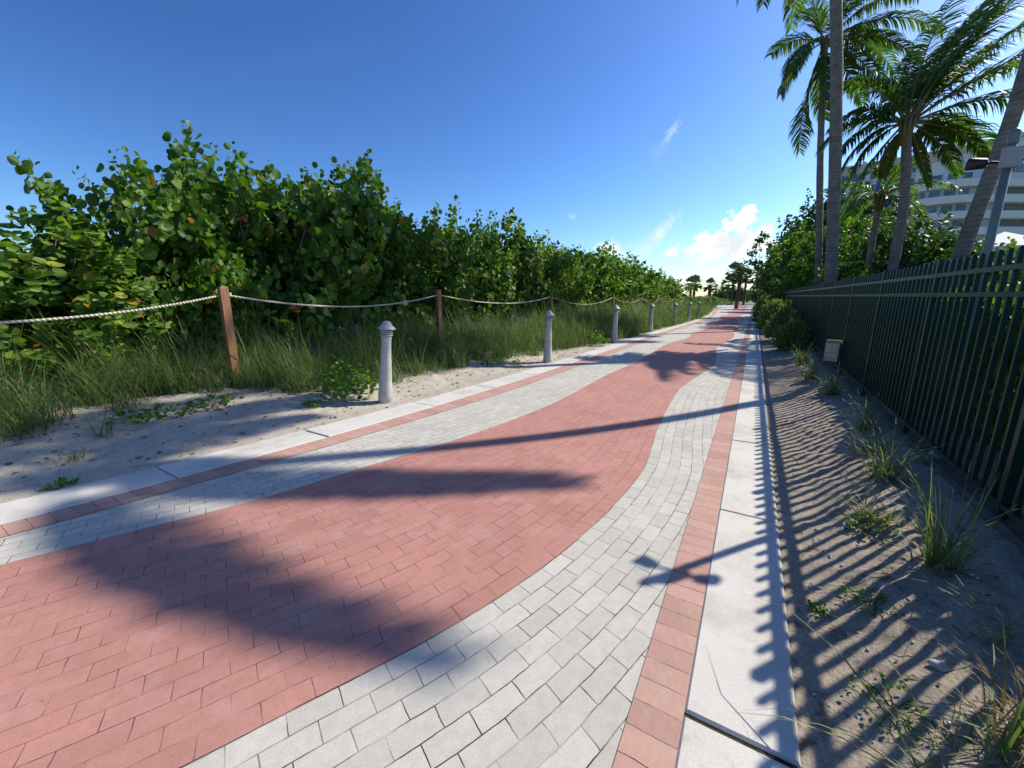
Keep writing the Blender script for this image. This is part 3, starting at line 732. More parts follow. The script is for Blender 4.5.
# gravel on the soil
OC = np.array([[1, 0, 0], [-1, 0, 0], [0, 1, 0], [0, -1, 0], [0, 0, 1], [0, 0, -1], [.6, .6, .5], [-.6, .55, .5], [.6, -.6, .45], [-.55, -.6, .5]], float)
OCF = [(0, 6, 8), (6, 2, 7), (7, 1, 9), (9, 3, 8), (4, 6, 7), (4, 7, 9), (4, 9, 8), (4, 8, 6), (0, 2, 6), (2, 1, 7), (1, 3, 9), (3, 0, 8), (0, 5, 2), (2, 5, 1), (1, 5, 3), (3, 5, 0)]
k = 420
ly = .8 + 7 * rng.random(k) ** 1.4; lx = KRO + .02 + 1.03 * rng.random(k) ** .8
T = np.stack([lx, ly, np.array([zr(a, b) for a, b in zip(lx, ly)]) + .002], -1)
Q = np.linalg.qr(rng.normal(0, 1, (k, 3, 3)))[0] * (rng.uniform(.003, .013, k) ** 1.0)[:, None, None] * rng.uniform(.6, 1.2, (k, 1, 3))
tag(inst_mesh('gravel', OC, OCF, Q, T, M_stone), 'loose grey gravel on the soil beside the kerb', 'gravel', kind='stuff')
for (x, y, s, lab) in ((.79, 2.03, .032, 'pale grey stone lying on the soil at the end of the picket shadows'), (1.12, 4.35, .05, 'pale flat stone close to the fence foot behind the bushy tuft'), (.45, 2.42, .014, 'small pale pebble near the tiny weed sprig')):
    Q = np.linalg.qr(rng.normal(0, 1, (1, 3, 3)))[0] * s
    V = (OC * [1.2, 1, .6] * s) + [x, y, zr(x, y) + s * .25]
    mb = MB(); mb.add(V - np.array([x, y, 0]), OCF); o = mb.build('stone', M_stone, smooth=True); o.location = (x, y, 0)
    tag(o, lab, 'stone', 'stones on the verge')

# ------------------------------------------------------------------ rope fence
rf = thing('rope_fence', (-6.5, 2.9, zl(-6.5, 2.9)), 'wooden posts linked by sagging pale rope in front of the sea grape hedge', 'rope fence')
PY = [-1.9, 2.9, 7.47, 13.7, 21.2, 27.6, 34.0, 40.4, 47]
ptop = []
OF = np.array([-6.5, 2.9, zl(-6.5, 2.9)])
for i, y in enumerate(PY):
    x = -6.5 + [.0, 0, 0, 0, .05, 0, 0, 0, 0][i]; z0 = zl(x, y) - .2; zt = 1.66 + [0, 0, .04, .02, .04, 0, 0, 0, 0][i]
    mb = MB(); mb.box((x, y, (z0 + zt) / 2), (.105, .105, zt - z0), rz=rng.uniform(-.2, .2))
    mb.box((x, y, zt + .008), (.10, .10, .016), taper=.75)
    mb.build('post', M_wood, rf, off=OF); ptop.append(np.array([x, y, zt - .10]))
for i, (a, b) in enumerate(zip(ptop[:-1], ptop[1:])):
    t = np.linspace(0, 1, 25); p = a[None] * (1 - t[:, None]) + b[None] * t[:, None]
    sag = [.30, .22, .22, .33, .30, .3, .3, .3][i]
    p[:, 2] -= sag * 4 * t * (1 - t)
    mb = MB(); mb.tube(p, .0155, 7)
    mb.lathe([(.001, -.03), (.026, -.028), (.028, 0), (.026, .028), (.001, .03)], p[0] + (b - a) / np.linalg.norm(b - a) * .075, 8)
    mb.build('rope', M_rope, rf, smooth=True, off=OF)

# ------------------------------------------------------------------ bollards
def bollard():
    t = thing('bollard', (0, 0, 0), 'x', 'bollard', 'light bollards along the left kerb')
    b = MB(); b.lathe([(.100, -.1), (.100, .17), (.096, .185), (.095, .20), (.086, .42), (.077, .62), (.071, .76), (.069, .86), (.071, .94), (.078, .985)], n=24); b.build('shaft', M_boll, t, smooth=True)
    g_ = MB(); g_.lathe([(.074, .985), (.074, 1.075)], n=24); g_.build('louvre_core', M_slot, t, smooth=True)
    for z in (.995, 1.025, 1.055):
        r = MB(); r.lathe([(.078, z - .008), (.091, z - .004), (.089, z + .006), (.078, z + .010)], n=24); r.build('louvre_ring', M_boll, t, smooth=True)
    c = MB(); c.lathe([(.075, 1.075), (.124, 1.080), (.127, 1.090), (.118, 1.104), (.096, 1.122), (.078, 1.140), (.070, 1.158), (.058, 1.178), (.036, 1.194), (.008, 1.200)], n=24); c.build('cap', M_boll, t, smooth=True)
    return t
b0 = bollard()
BOL = [(-4.58, 3.99, 'nearest grey bollard with domed cap, shaded, on the sand beside the kerb', 1.0), (-4.20, 8.72, 'second bollard from the camera, sunlit and nearly white', 1.03), (-4.12, 13.9, 'third bollard from the camera, in shade beside tall grass and a pale leaved bush', 1.08),
       (-4.1, 19.5, 'fourth bollard from the camera, pale against tall grass', 1.08), (-3.98, 25.2, 'fifth bollard from the camera, standing in tall grass', 1.08), (-3.95, 31, 'sixth bollard from the camera, small and half hidden by grass', 1.08), (-4.0, 37, 'farther of the two last bollards, standing by the path bend', 1.08)]
for i, (x, y, lab, s) in enumerate(BOL):
    o = b0 if i == 0 else copy_tree(b0)
    o.location = (x, y, zl(x, y)); o['label'] = lab; o.scale = (s, s, s); o.rotation_euler = (R([-2.4, -.5, .3, 0, .4, 0, 0][i]), R([4.2, .8, .2, 0, 0, .5, 0][i]), 0)

# ------------------------------------------------------------------ green metal fence
FX = 1.40; FY0, FY1 = 1.56, 28.9; PANEL = 1.8225
mf = thing('metal_fence', (FX, 5.2, .15), 'tall dark green metal picket fence running along the right verge', 'fence')
FO = np.array([FX, 5.2, .15])
fz = lambda y: .006 * (y - 4)
pk = MB(); pk.box((0, 0, .81), (.026, .024, 1.54)); pk.box((0, 0, 1.589), (.026, .024, .018), taper=.5)
pkme = None; ys = []
y = FY0
while y < FY1:
    for j in range(1, 14): ys.append(y + PANEL * j / 14)
    y += PANEL
far = MB()
for i, y in enumerate(ys):
    if i < 100:
        if pkme is None: o = pk.build('picket', M_fence, mf); pkme = o.data
        else: o = bpy.data.objects.new('picket', pkme); COL.objects.link(o); o.parent = mf
        o.location = (0, y - FO[1], .08 + fz(y))
    else:
        far.box((FX, y, .15 + .08 + fz(y) + .81), (.026, .024, 1.54)); far.box((FX, y, .15 + .08 + fz(y) + 1.589), (.026, .024, .018), taper=.5)
o = far.build('picket', M_fence, mf, off=FO); tag(o, kind='stuff')
y = FY0
while y <= FY1 + .01:
    mb = MB(); mb.box((FX, y, .98 + fz(y)), (.046, .046, 1.70)); mb.box((FX, y, 1.836 + fz(y)), (.046, .046, .012), taper=.7)
    mb.build('post', M_fence, mf, off=FO); y += PANEL
for z, hgt in ((1.70, .034), (1.53, .034), (.30, .03)):
    mb = MB(); P = []
    for y in (FY0, FY1):
        for dx, dz in ((-.021, -hgt / 2), (.021, -hgt / 2), (.021, hgt / 2), (-.021, hgt / 2)): P.append((FX + dx, y, z + fz(y) + dz))
    mb.add(P, [(0, 1, 2, 3), (4, 7, 6, 5), (0, 4, 5, 1), (1, 5, 6, 2), (2, 6, 7, 3), (3, 7, 4, 0)]); mb.build('rail', M_fence, mf, off=FO)
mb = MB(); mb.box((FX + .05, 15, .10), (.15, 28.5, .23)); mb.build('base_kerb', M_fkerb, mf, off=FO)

# utility box hanging at the fence
ub = thing('utility_box', (1.27, 9.0, .42), 'small cream and green utility box with rows of pale lettering, fixed low on the fence', 'utility box', rz=R(-22))
mb = MB(); mb.box((0, 0, .16), (.20, .14, .32)); mb.build('cabinet', M_cream, ub)
mb = MB(); mb.box((0, -.001, .345), (.205, .145, .05), taper=.93); mb.build('lid', M_boxgreen, ub)
mb = MB(); mb.box((0, .10, .16), (.06, .07, .16)); mb.build('mounting_bracket', M_boxgreen, ub)
mb = MB()
for row, (zz, hgt) in enumerate(((.285, .024), (.240, .028), (.193, .034))):
    x = -.072
    while x < .06:
        w = rng.uniform(.010, .014)
        mb.box((x + .002, -.0715, zz), (.005, .003, hgt)); 
        mb.box((x + w / 2 + .005, -.0715, zz + rng.choice([-1, 0, 1]) * hgt * .38), (w, .003, .006))
        if rng.random() < .6: mb.box((x + w + .006, -.072, zz), (.005, .004, hgt))
        x += .029
mb.box((0, -.0715, .12), (.15, .003, .008)); mb.box((0, -.0715, .095), (.14, .003, .007))
mb.build('lettering', M_mark, ub)

# lamp post with box, dome and two floodlights
lx, ly = 1.45, 4.52
lp = thing('lamp_post', (lx, ly, .22), 'slim grey green post behind the fence carrying a flat grey box and two floodlights', 'lamp post')
mb = MB(); mb.lathe([(.06, -.12), (.06, .03), (.029, .04), (.028, 1.6), (.026, 2.36)], n=16); mb.build('pole', M_pole, lp, smooth=True)
mb = MB(); mb.lathe([(.027, 2.36), (.031, 2.365), (.032, 2.40), (.033, 2.41), (.03, 2.435), (.018, 2.455), (.003, 2.462)], n=16); mb.build('dome_cap', M_pole, lp, smooth=True)
mb = MB(); mb.box((-.005, -.05, 2.26), (.105, .045, .13), rz=R(20)); mb.build('junction_box', M_panel, lp)
for sx in (-1, 1):
    mb = MB(); mb.tube([(sx * .03, 0, 2.24), (sx * .09, -.01, 2.25), (sx * .105, -.01, 2.245)], .010, 8); br_ = mb.build('bracket', M_black, lp)
    mb = MB(); mb.lathe([(.02, 0), (.034, .012), (.042, .09), (.043, .105)], n=14); fl = mb.build('floodlight', M_black, lp, smooth=True); fl.location = (sx * .105, -.01, 2.245); fl.rotation_euler = (R(-25), R(sx * 78), 0)
    mb = MB(); mb.lathe([(.039, .1055), (.036, .108)], n=14); mb.build('lens', M_lens, fl)

# ------------------------------------------------------------------ clipped hedge and bushes behind the fence
def leaf_box(name, x0, x1, y0, y1, z0, z1, k, size, label, m, seed, cat='hedge'):
    rg = np.random.default_rng(seed)
    t = thing(name, ((x0 + x1) / 2, (y0 + y1) / 2, z0), label, cat)
    f = rg.random(k); P = np.stack([rg.uniform(x0, x1, k), rg.uniform(y0, y1, k), rg.uniform(z0, z1, k)], -1)
    P[f < .5, 0] = x0 + np.abs(rg.normal(0, .14, (f < .5).sum())); sel = (f > .5) & (f < .8); P[sel, 2] = z1 - np.abs(rg.normal(0, .07, sel.sum()))
    P[:, 2] += .06 * np.sin(P[:, 1] * 2.1) + .04 * np.sin(P[:, 1] * 5.3); P[:, 0] += .06 * np.sin(P[:, 1] * 2.7 + 1)
    d = unit(rg.normal(0, 1, (k, 3)) + [-.3, 0, .5]); nn = unit(rg.normal(0, .7, (k, 3)) + [0, 0, .8])
    tn = np.zeros((k, 3)); tn[:, 0] = rg.beta(2, 2, k) * .85
    inst_mesh('foliage', GL, GF, leaf_frames(d, nn, size * rg.uniform(.6, 1.2, k)), P - np.array(t.location), m, t, tn)
    st = MB()
    for yy in np.arange(y0 + .3, y1, .55):
        st.tube([(0, yy - t.location[1], 0), (rg.normal(0, .1), yy - t.location[1] + rg.normal(0, .1), (z1 - z0) * .5), (rg.normal(0, .2), yy - t.location[1] + rg.normal(0, .2), (z1 - z0) * .85)], [.02, .015, .008], 5)
    st.build('stem', M_stem, t)
    return t
leaf_box('clipped_hedge', 1.95, 3.1, .6, 24, .16, 1.50, 44000, .10, 'waist high green hedge just behind the metal fence, lit along its top', M_grape, 31)

gs = 'sea grape trees behind the fence'
def tree(name, loc, rx, h, label, m=M_darkgrape, size=.22, ns=420, seed=9, group=gs, nl=8, low=.12, trunk=True):
    t = thing(name, loc, label, 'tree', group)
    M, T, tn, st = shrub_mesh(rx, rx, h, ns, nl, size, seed, low=low, spike=.5, yellow=.5)
    inst_mesh('crown', GL, GF, M, T, m, t, tn)
    rg = np.random.default_rng(seed + 50)
    for i in range(3):
        a = rg.uniform(0, 6.28); st.tube([(0, 0, -.2), (.3 * math.cos(a), .3 * math.sin(a), h * .25), (rx * .4 * math.cos(a), rx * .4 * math.sin(a), h * .6)], [.16, .12, .05], 8)
    st.build('trunk', M_stem, t, smooth=True)
    return t
tree('sea_grape_tree', (2.95, 28.5, .1), 2.7, 5.5, 'bright green rounded sea grape tree left of the two tall trunks', M_grape, .19, 760, 41)
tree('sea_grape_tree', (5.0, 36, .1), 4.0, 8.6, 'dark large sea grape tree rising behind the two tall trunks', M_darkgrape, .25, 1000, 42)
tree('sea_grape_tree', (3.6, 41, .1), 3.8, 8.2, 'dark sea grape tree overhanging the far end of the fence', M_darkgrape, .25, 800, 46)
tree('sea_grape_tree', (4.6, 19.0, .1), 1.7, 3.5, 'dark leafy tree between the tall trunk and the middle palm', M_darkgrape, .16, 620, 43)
tree('sea_grape_tree', (6.3, 19.5, .1), 2.2, 2.7, 'green leafy tree right behind the middle palm trunk', M_grape, .16, 620, 44)
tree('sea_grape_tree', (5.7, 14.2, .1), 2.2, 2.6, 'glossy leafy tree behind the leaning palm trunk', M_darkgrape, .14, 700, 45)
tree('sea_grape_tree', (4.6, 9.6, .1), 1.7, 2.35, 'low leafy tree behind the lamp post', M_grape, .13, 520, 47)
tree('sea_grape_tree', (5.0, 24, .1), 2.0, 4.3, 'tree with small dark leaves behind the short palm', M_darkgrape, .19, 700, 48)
tree('sea_grape_tree', (9.5, 17, .1), 2.6, 3.1, 'leafy tree farthest right, below the white building', M_grape, .16, 560, 49)
# bushes spilling over the verge beyond the fence tufts
vb = 'green bushes overhanging the verge'
def fuzz(x, y, r, h, k, label, seed):
    rg = np.random.default_rng(seed); t = thing('verge_bush', (x, y, .1), label, 'bush', vb)
    v = unit(rg.normal(0, 1, (k, 3))); v[:, 2] = np.abs(v[:, 2]); q = rg.uniform(.5, 1, k) ** .4 * (1 + .15 * np.sin(v[:, 0] * 6 + seed) * np.cos(v[:, 1] * 5))
    T = v * q[:, None] * [r, r * 1.5, h]
    d = unit(v + rg.normal(0, .5, (k, 3)) + [0, 0, .4]); tn = np.zeros((k, 3)); tn[:, 0] = rg.beta(2, 2, k)
    d = unit(d + [0, 0, .5]); M = leaf_frames(d, unit(rg.normal(0, 1, (k, 3)) + [0, 0, .6]), .22 * rg.uniform(.5, 1.5, k)); M[:, :, 1] *= .22
    inst_mesh('foliage', LT, [(0, 1, 2, 3), (0, 3, 4, 5)], M, T, M_grass, t, tn)
    st = MB()
    for i in range(10): st.tube([(0, 0, -.1), T[i] * .5, T[i] * .9], [.015, .01, .005], 5)
    st.build('stem', M_stem, t)
fuzz(1.02, 13.8, .34, .6, 1100, 'nearest shaded verge bush where the tufts end', 70)
fuzz(1.0, 17.2, .5, .95, 1800, 'feathery green verge bush, second nearest', 72)
fuzz(.95, 22, .75, 1.25, 2200, 'third verge bush, shaded by the trees above', 74)
fuzz(.9, 28.5, .85, 1.6, 2400, 'yellow green sunlit verge bush at the far end of the fence', 75)
fuzz(1.0, 37, 1.0, 1.6, 2200, 'grey green verge bush just beyond the fence end', 76)
fuzz(1.3, 50, 1.4, 1.8, 2000, 'farthest verge bush, beside the far path', 78)

# ------------------------------------------------------------------ coconut palms
def frond_mesh(d0, L, droop, wind, seed, np_=46, leaf=.62, lw=.045, hang=.6, yellow=0.0):
    """one pinnate frond from the origin: rachis and leaflets; returns MB pair data"""
    rg = np.random.default_rng(seed)
    m = 14; p = np.zeros(3); d = unit(np.array(d0, float)); pts = [p.copy()]; dirs = [d.copy()]
    for i in range(m):
        p = p + d * L / m; pts.append(p.copy())
        d = unit(d + np.array([0, 0, -droop / m * (1 + i / m)]) + np.array(wind) / m); dirs.append(d.copy())
    pts = np.array(pts); dirs = np.array(dirs)
    s = np.linspace(.16, 1, np_); ii = s * m; i0 = np.clip(ii.astype(int), 0, m - 1); fr = (ii - i0)[:, None]
    P = pts[i0] * (1 - fr) + pts[i0 + 1] * fr; D = unit(dirs[i0] * (1 - fr) + dirs[np.minimum(i0 + 1, m)] * fr)
    up = np.array([0, 0, 1.]); S = unit(np.cross(D, up)); U = np.cross(S, D)
    ln = leaf * (np.sin(np.clip(s * 1.02, 0, 1) ** .8 * math.pi * .93) * .75 + .28)
    V = []; tint = []
    for sg in (-1, 1):
        l = ln * rg.uniform(.85, 1.1, np_)
        dr = unit(D * rg.uniform(.45, .75, np_)[:, None] + S * sg * .8 + U * rg.uniform(.0, .3, np_)[:, None] + np.array(wind) * .5)
        g1 = unit(dr + np.array([0, 0, -hang * .5])); g2 = unit(dr + np.array([0, 0, -hang * 1.7]) + np.array(wind) * .4)
        q0 = P; q1 = q0 + dr * (l * .33)[:, None]; q2 = q1 + g1 * (l * .33)[:, None]; q3 = q2 + g2 * (l * .36)[:, None]
        wv = unit(np.cross(dr, U)); wv = unit(np.cross(dr, np.cross(wv, dr)) + .35 * rg.normal(0, 1, (np_, 3)))
        w = lw * rg.uniform(.8, 1.15, np_)[:, None] * .5
        V.append(np.stack([q0 - wv * w * .6, q0 + wv * w * .6, q1 - wv * w, q1 + wv * w, q2 - wv * w * .8, q2 + wv * w * .8, q3], 1))
        x = rg.beta(2, 2.2, np_) * .75; tint.append(np.clip(x + yellow * rg.uniform(.5, 1, np_), 0, 1))
    V = np.concatenate(V); n = len(V); base = [(0, 1, 3, 2), (2, 3, 5, 4), (4, 5, 6)]
    ln_ = np.tile([4, 4, 3], n).astype(np.int32); idx = (np.array([0, 1, 3, 2, 2, 3, 5, 4, 4, 5, 6])[None] + (np.arange(n) * 7)[:, None]).astype(np.int32).ravel()
    t = np.zeros((n, 3)); t[:, 0] = np.concatenate(tint)
    return V.reshape(-1, 3), ln_, idx, np.repeat(t, 7, 0), pts

def add_frond(parent, at, d0, L, droop, wind, seed, **kw):
    V, ln_, idx, t, pts = frond_mesh(d0, L, droop, wind, seed, **kw)
    me = bpy.data.meshes.new('frond'); fill(me, V, ln_, idx); add_tint(me, t)
    o = link('frond', me, M_palm, parent); o.location = at
    mb = MB(); mb.tube(pts, np.linspace(.035, .006, len(pts)), 6); r = mb.build('frond_stalk', M_fibre, o, smooth=True)
    return o

def palm(loc, path, rad, label, fronds, seed, leaf=.62, lw=.045, n=46):
    """path: trunk points relative to loc; fronds: (dx,dy,dz, L, droop, wind, hang, yellow)"""
    t = thing('coconut_palm', loc, label, 'palm tree', 'coconut palms behind the fence')
    path = np.array(path, float)
    tt = np.linspace(0, 1, 26); q = np.linspace(0, 1, len(path))
    P = np.stack([interp(list(zip(q, path[:, k])))(tt) for k in range(3)], -1)
    rr = np.interp(tt, [0, .06, .15, 1], [rad[0] * 1.35, rad[0] * 1.05, rad[0], rad[1]]) * (1 + .03 * np.sin(np.arange(26) * 2.1))
    mb = MB(); mb.tube(P, rr, 14); mb.build('trunk', M_trunk, t, smooth=True)
    top = P[-1]
    mb = MB(); mb.tube([top - [0, 0, .5], top - [0, 0, .2], top + [0, 0, .15], top + [0, 0, .4]], [rad[1] * 1.02, rad[1] * 1.2, rad[1] * 1.1, .03], 10)
    for k in range(9):
        a = k * .698; mb.tube([top + [.09 * math.cos(a), .09 * math.sin(a), -.4], top + [.15 * math.cos(a), .15 * math.sin(a), 0], top + [.2 * math.cos(a), .2 * math.sin(a), .3]], [.035, .04, .025], 6)
    mb.build('crown_shaft', M_fibre, t, smooth=True)
    for i, f in enumerate(fronds):
        add_frond(t, top + np.array([f[0] * .1, f[1] * .1, .1]), f[:3], f[3], f[4], f[5], seed * 100 + i, leaf=leaf * (f[8] if len(f) > 8 else 1), lw=lw, np_=n, hang=f[6], yellow=f[7])
    return t

WIND = (.35, .15, .0)
def crown(nf, L, seed, e_hi=80, e_lo=-35, wind=WIND):
    rg = np.random.default_rng(seed); F = []
    for i in range(nf):
        q = i / (nf - 1); a = i * 2.399 + rg.normal(0, .2); e = R(e_hi + (e_lo - e_hi) * q ** .85 + rg.normal(0, 5))
        F.append((math.cos(a) * math.cos(e), math.sin(a) * math.cos(e), math.sin(e), L * rg.uniform(.8, 1.08) * (.75 + .25 * min(1, q * 3)), rg.uniform(.7, 1.3) + .4 * (q > .7), wind, rg.uniform(.5, 1.1), .5 if (q > .9 and rg.random() < .5) else 0.0))
    return F
def scr(deg, depth, L, droop, hang=.7, yellow=0.0, wind=WIND, lf=1.0):
    """frond whose start leans by deg from the path-right axis, and by depth away along the path"""
    a = R(deg); v = unit(np.array([math.cos(a) * RT[0] - depth * RT[1], math.cos(a) * RT[1] + depth * RT[0], math.sin(a)]))
    return (*v, L, droop, wind, hang, yellow, lf)

# middle palm, wind swept
F = [scr(66, .2, 4.9, .15), scr(56, -.3, 5.0, .2), scr(49, .4, 4.9, .25), scr(73, -.2, 4.3, .2), scr(40, .0, 4.6, .4), scr(84, .4, 3.0, .35, lf=.75), scr(28, .5, 3.6, .7), scr(24, -.4, 3.5, .7), scr(12, .1, 3.2, .9),
     scr(4, .1, 3.0, .8, .8, lf=.65), scr(-7, .3, 2.8, .8, .8, lf=.6), scr(98, .4, 2.2, .8, lf=.7), scr(118, .2, 2.3, 1.2), scr(140, .2, 2.2, 1.3, .9, lf=.75), scr(152, .3, 2.3, 1.2, .9), scr(168, .1, 2.1, 1.2, 1.0, lf=.7), scr(184, .4, 1.9, 1.2, 1.1, lf=.65),
     scr(200, .3, 1.9, 1.2, 1.1, lf=.6), scr(233, .2, 3.2, .35, .7, .18, lf=.5), scr(318, .3, 2.2, .7, .9, .22, lf=.36), scr(262, .6, 1.5, .6, .9, .45, lf=.4), scr(59, .7, 4.6, .2), scr(45, -.7, 4.5, .3), scr(62, 0, 5.4, .12), scr(76, .3, 4.9, .12), scr(68, -.1, 5.4, .12), scr(60, .4, 5.6, .15), scr(52, .1, 5.0, .25), scr(69, .1, 4.6, .15)]
palm((3.55, 17.45, .1), [(0, 0, 0), (.06, 0, 2.3), (.02, 0, 4.4), (-.22, .05, 6.45)], (.135, .115), 'middle coconut palm with wind swept crown filling the top right sky', F, 3, leaf=.92, lw=.05, n=74)
# slender palm behind the tall trunk
F = [scr(178, -.2, 2.6, 1.6, 1.0), scr(112, .1, 2.9, .7, .8), scr(98, .5, 3.2, .6), scr(80, -.3, 3.6, .6), scr(66, .2, 4.0, .7), scr(52, 0, 4.4, .8), scr(40, .4, 4.6, .9), scr(30, -.3, 4.6, 1.0), scr(18, .2, 4.4, 1.0, .9), scr(-12, .1, 3.9, .8, .9),
     scr(-28, .3, 3.6, .7, .9), scr(4, -.6, 3.8, 1.0, .9), scr(255, .1, 4.6, .3, .8), scr(262, -.3, 3.6, .3, .8), scr(200, .6, 2.4, 1.2, 1.0), scr(285, .4, 3.2, .4, .9), scr(130, .8, 2.6, .8)]
palm((2.85, 25.85, .1), [(0, 0, 0), (-.55, 0, 5), (-1.0, .05, 9), (-1.35, .1, 13.0)], (.16, .12), 'slender tall coconut palm whose thin trunk stands just left of the thick trunk', F, 4, leaf=1.05, lw=.06, n=76)
# thick trunk palm: its crown stands above the picture
palm((2.0, 15.4, .1), [(0, 0, 0), (-.30, 0, 3.5), (-.75, .03, 7.5), (-1.12, .6, 10.6), (-1.35, 2.2, 13.8)], (.155, .125), 'tallest coconut palm, thick grey trunk leaving the top of the picture', crown(30, 3.6, 61), 5, leaf=.75, lw=.055)
# leaning palm: unseen crown, its fronds aimed and doubled to cast the path shadows
palm((3.28, 11.75, .1), [(0, 0, 0), (.15, 0, 2.4), (.40, -.15, 5.2), (.36, -.2, 8.2), (.2, .75, 12.2)], (.122, .105), 'leaning coconut palm, trunk tilting right behind the lamp post', [f for f in crown(22, 3.0, 62, 65, -40) if f[0] < -.25] + [(1, .02, .12, 3.6, .55, (0, -.22, 0), 1.1, 0), (1, .05, .17, 3.4, .6, (0, -.22, 0), 1.1, 0), (1, .58, .12, 3.7, .55, (0, -.25, 0), 1.1, 0), (1, .62, .17, 3.5, .6, (0, -.25, 0), 1.1, 0), (.1, .9, .5, 2.4, .8, (0, 0, 0), .8, 0), (.1, -.8, .5, 2.0, .8, (0, 0, 0), .8, 0)], 6, leaf=.5, lw=.06, n=70)
# short palm behind
palm((3.55, 20.5, .1), [(0, 0, 0), (.02, 0, 1.6), (-.03, 0, 3.4), (-.02, 0, 5.0)], (.12, .09), 'short thin trunked coconut palm with yellowing fronds between the tall trunk and the middle palm', crown(11, 2.2, 63, 75, -20)[2:], 7, leaf=.55, lw=.05, n=36)

# ------------------------------------------------------------------ fan palms and far trees
def fan_palm(loc, h, rcrown, label, seed, rtr=.2, nf=34, group=None, lean=(0, 0), copy=None):
    rg = np.random.default_rng(seed)
    t = thing('fan_palm', loc, label, 'palm tree', group)
    mb = MB(); P = np.array([(0, 0, -.3), (lean[0] * .3, lean[1] * .3, h * .35), (lean[0] * .7, lean[1] * .7, h * .7), (lean[0], lean[1], h)]); mb.tube(P, [rtr * 1.15, rtr, rtr, rtr * 1.1], 12)
    for k in range(60):  # leaf boots
        z = h * rg.uniform(.25, .98); a = rg.uniform(0, 6.283); q = z / h; c = np.array([lean[0] * q, lean[1] * q, z]); o = np.array([math.cos(a), math.sin(a), 0])
        mb.tube([c + o * rtr * .8, c + o * rtr * 1.35 + [0, 0, .22]], [.06, .03], 4)
    mb.build('trunk', M_boot, t, smooth=False)
    Vs = []; tn = []; top = P[-1]
    for i in range(nf):
        a = i * 2.399; e = R(88 - 125 * (i / (nf - 1)) ** .85 + rg.normal(0, 6)); d = np.array([math.cos(a) * math.cos(e), math.sin(a) * math.cos(e), math.sin(e)])
        d[2] *= 1.25; hub = top + d * rcrown * .55; s = unit(np.cross(d, [0, 0, 1.])); u = np.cross(s, d)
        for b in np.linspace(-1.25, 1.25, 15):
            dd = unit(d * math.cos(b) + s * math.sin(b) + u * .15 * abs(b)); l = rcrown * .55 * (1 - .12 * abs(b)) * rg.uniform(.9, 1.1)
            w = unit(np.cross(dd, u)) * .035 * rcrown
            mid = hub + dd * l * .6; tip = mid + unit(dd + np.array([0, 0, -.15 - .5 * (e < .2)])) * l * .45
            Vs.append([hub - w * .3, hub + w * .3, mid + w, tip, mid - w]); tn.append(rg.beta(2, 2.5) * (.8 if e > -.3 else 1.3))
    V = np.array(Vs); n = len(V); tint = np.zeros((n, 3)); tint[:, 0] = np.clip(tn, 0, 1)
    me = bpy.data.meshes.new('crown'); fill(me, V.reshape(-1, 3), np.full(n, 5, np.int32), np.arange(n * 5, dtype=np.int32)); add_tint(me, np.repeat(tint, 5, 0)); link('crown', me, M_sabal, t)
    mb = MB()
    for i in range(nf):
        a = i * 2.399; e = R(88 - 125 * (i / (nf - 1)) ** .85); d = np.array([math.cos(a) * math.cos(e), math.sin(a) * math.cos(e), math.sin(e)]); mb.tube([top, top + d * rcrown * .5], [.03, .015], 4)
    mb.build('leaf_stalk', M_fibre, t)
    return t
def ray(u, v):
    r = FW * fpx + RT * (u - 512) + UP * (384 - v); return r
def far_at(u, dist): r = ray(u, 299); r = r / math.hypot(r[0], r[1]); return r[0] * dist, r[1] * dist
fp = 'fan palms beyond the hedge'
x, y = far_at(737, 72); fan_palm((x, y, 0), 4.75, 1.45, 'fan palm with a thick dark trunk rising from the middle of the far path', 81, .24, 44, None, (.1, 0))
x, y = far_at(690, 85); fan_palm((x, y, .4), 3.6, 1.55, 'left palm of the touching pair beyond the end of the hedge', 82, .2, 30, fp)
x, y = far_at(693.5, 88); fan_palm((x, y, .4), 3.9, 1.6, 'right palm of the touching pair beyond the end of the hedge', 83, .2, 30, fp)
x, y = far_at(709, 95); fan_palm((x, y, .4), 3.7, 1.5, 'single squat fan palm between the pair and the path palm', 84, .34, 34, fp)
for u, d, h, r_, lab in ((715, 210, 6.5, 1.5, 'tiny far palm nearest the squat fan palm'), (718, 230, 4.6, 1.4, 'lowest of the three tiny far palms'), (721.5, 215, 7.5, 1.6, 'tallest of the three tiny far palms')):
    x, y = far_at(u, d); fan_palm((x, y, 0), h, r_, lab, int(u), .28, 20, 'tiny far palms')
for i, (u, d, h, r_, lab) in enumerate(((731.5, 135, 9.0, 2.6, 'far palm showing just left of the path palm trunk'), (744, 140, 7.5, 2.6, 'far palm showing just right of the path palm trunk'), (727, 170, 6.5, 3.0, 'low far palm left behind the path palm'))):
    x, y = far_at(u, d); fan_palm((x, y, 0), h, r_, lab, 90 + i, .3, 34, 'far palms behind the path palm')
ft = 'distant trees closing the path'
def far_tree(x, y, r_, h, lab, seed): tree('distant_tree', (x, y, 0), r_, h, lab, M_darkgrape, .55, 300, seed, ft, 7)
far_tree(3.6, 58, 3.0, 7.0, 'dark distant tree right of the path, nearest of the far row', 101)
far_tree(4.0, 72, 3.3, 7.5, 'second dark distant tree right of the path', 102)
far_tree(3.2, 95, 3.4, 7.0, 'third dark distant tree right of the path', 103)
far_tree(2.5, 125, 3.6, 7.0, 'farthest dark tree right of the path', 104)
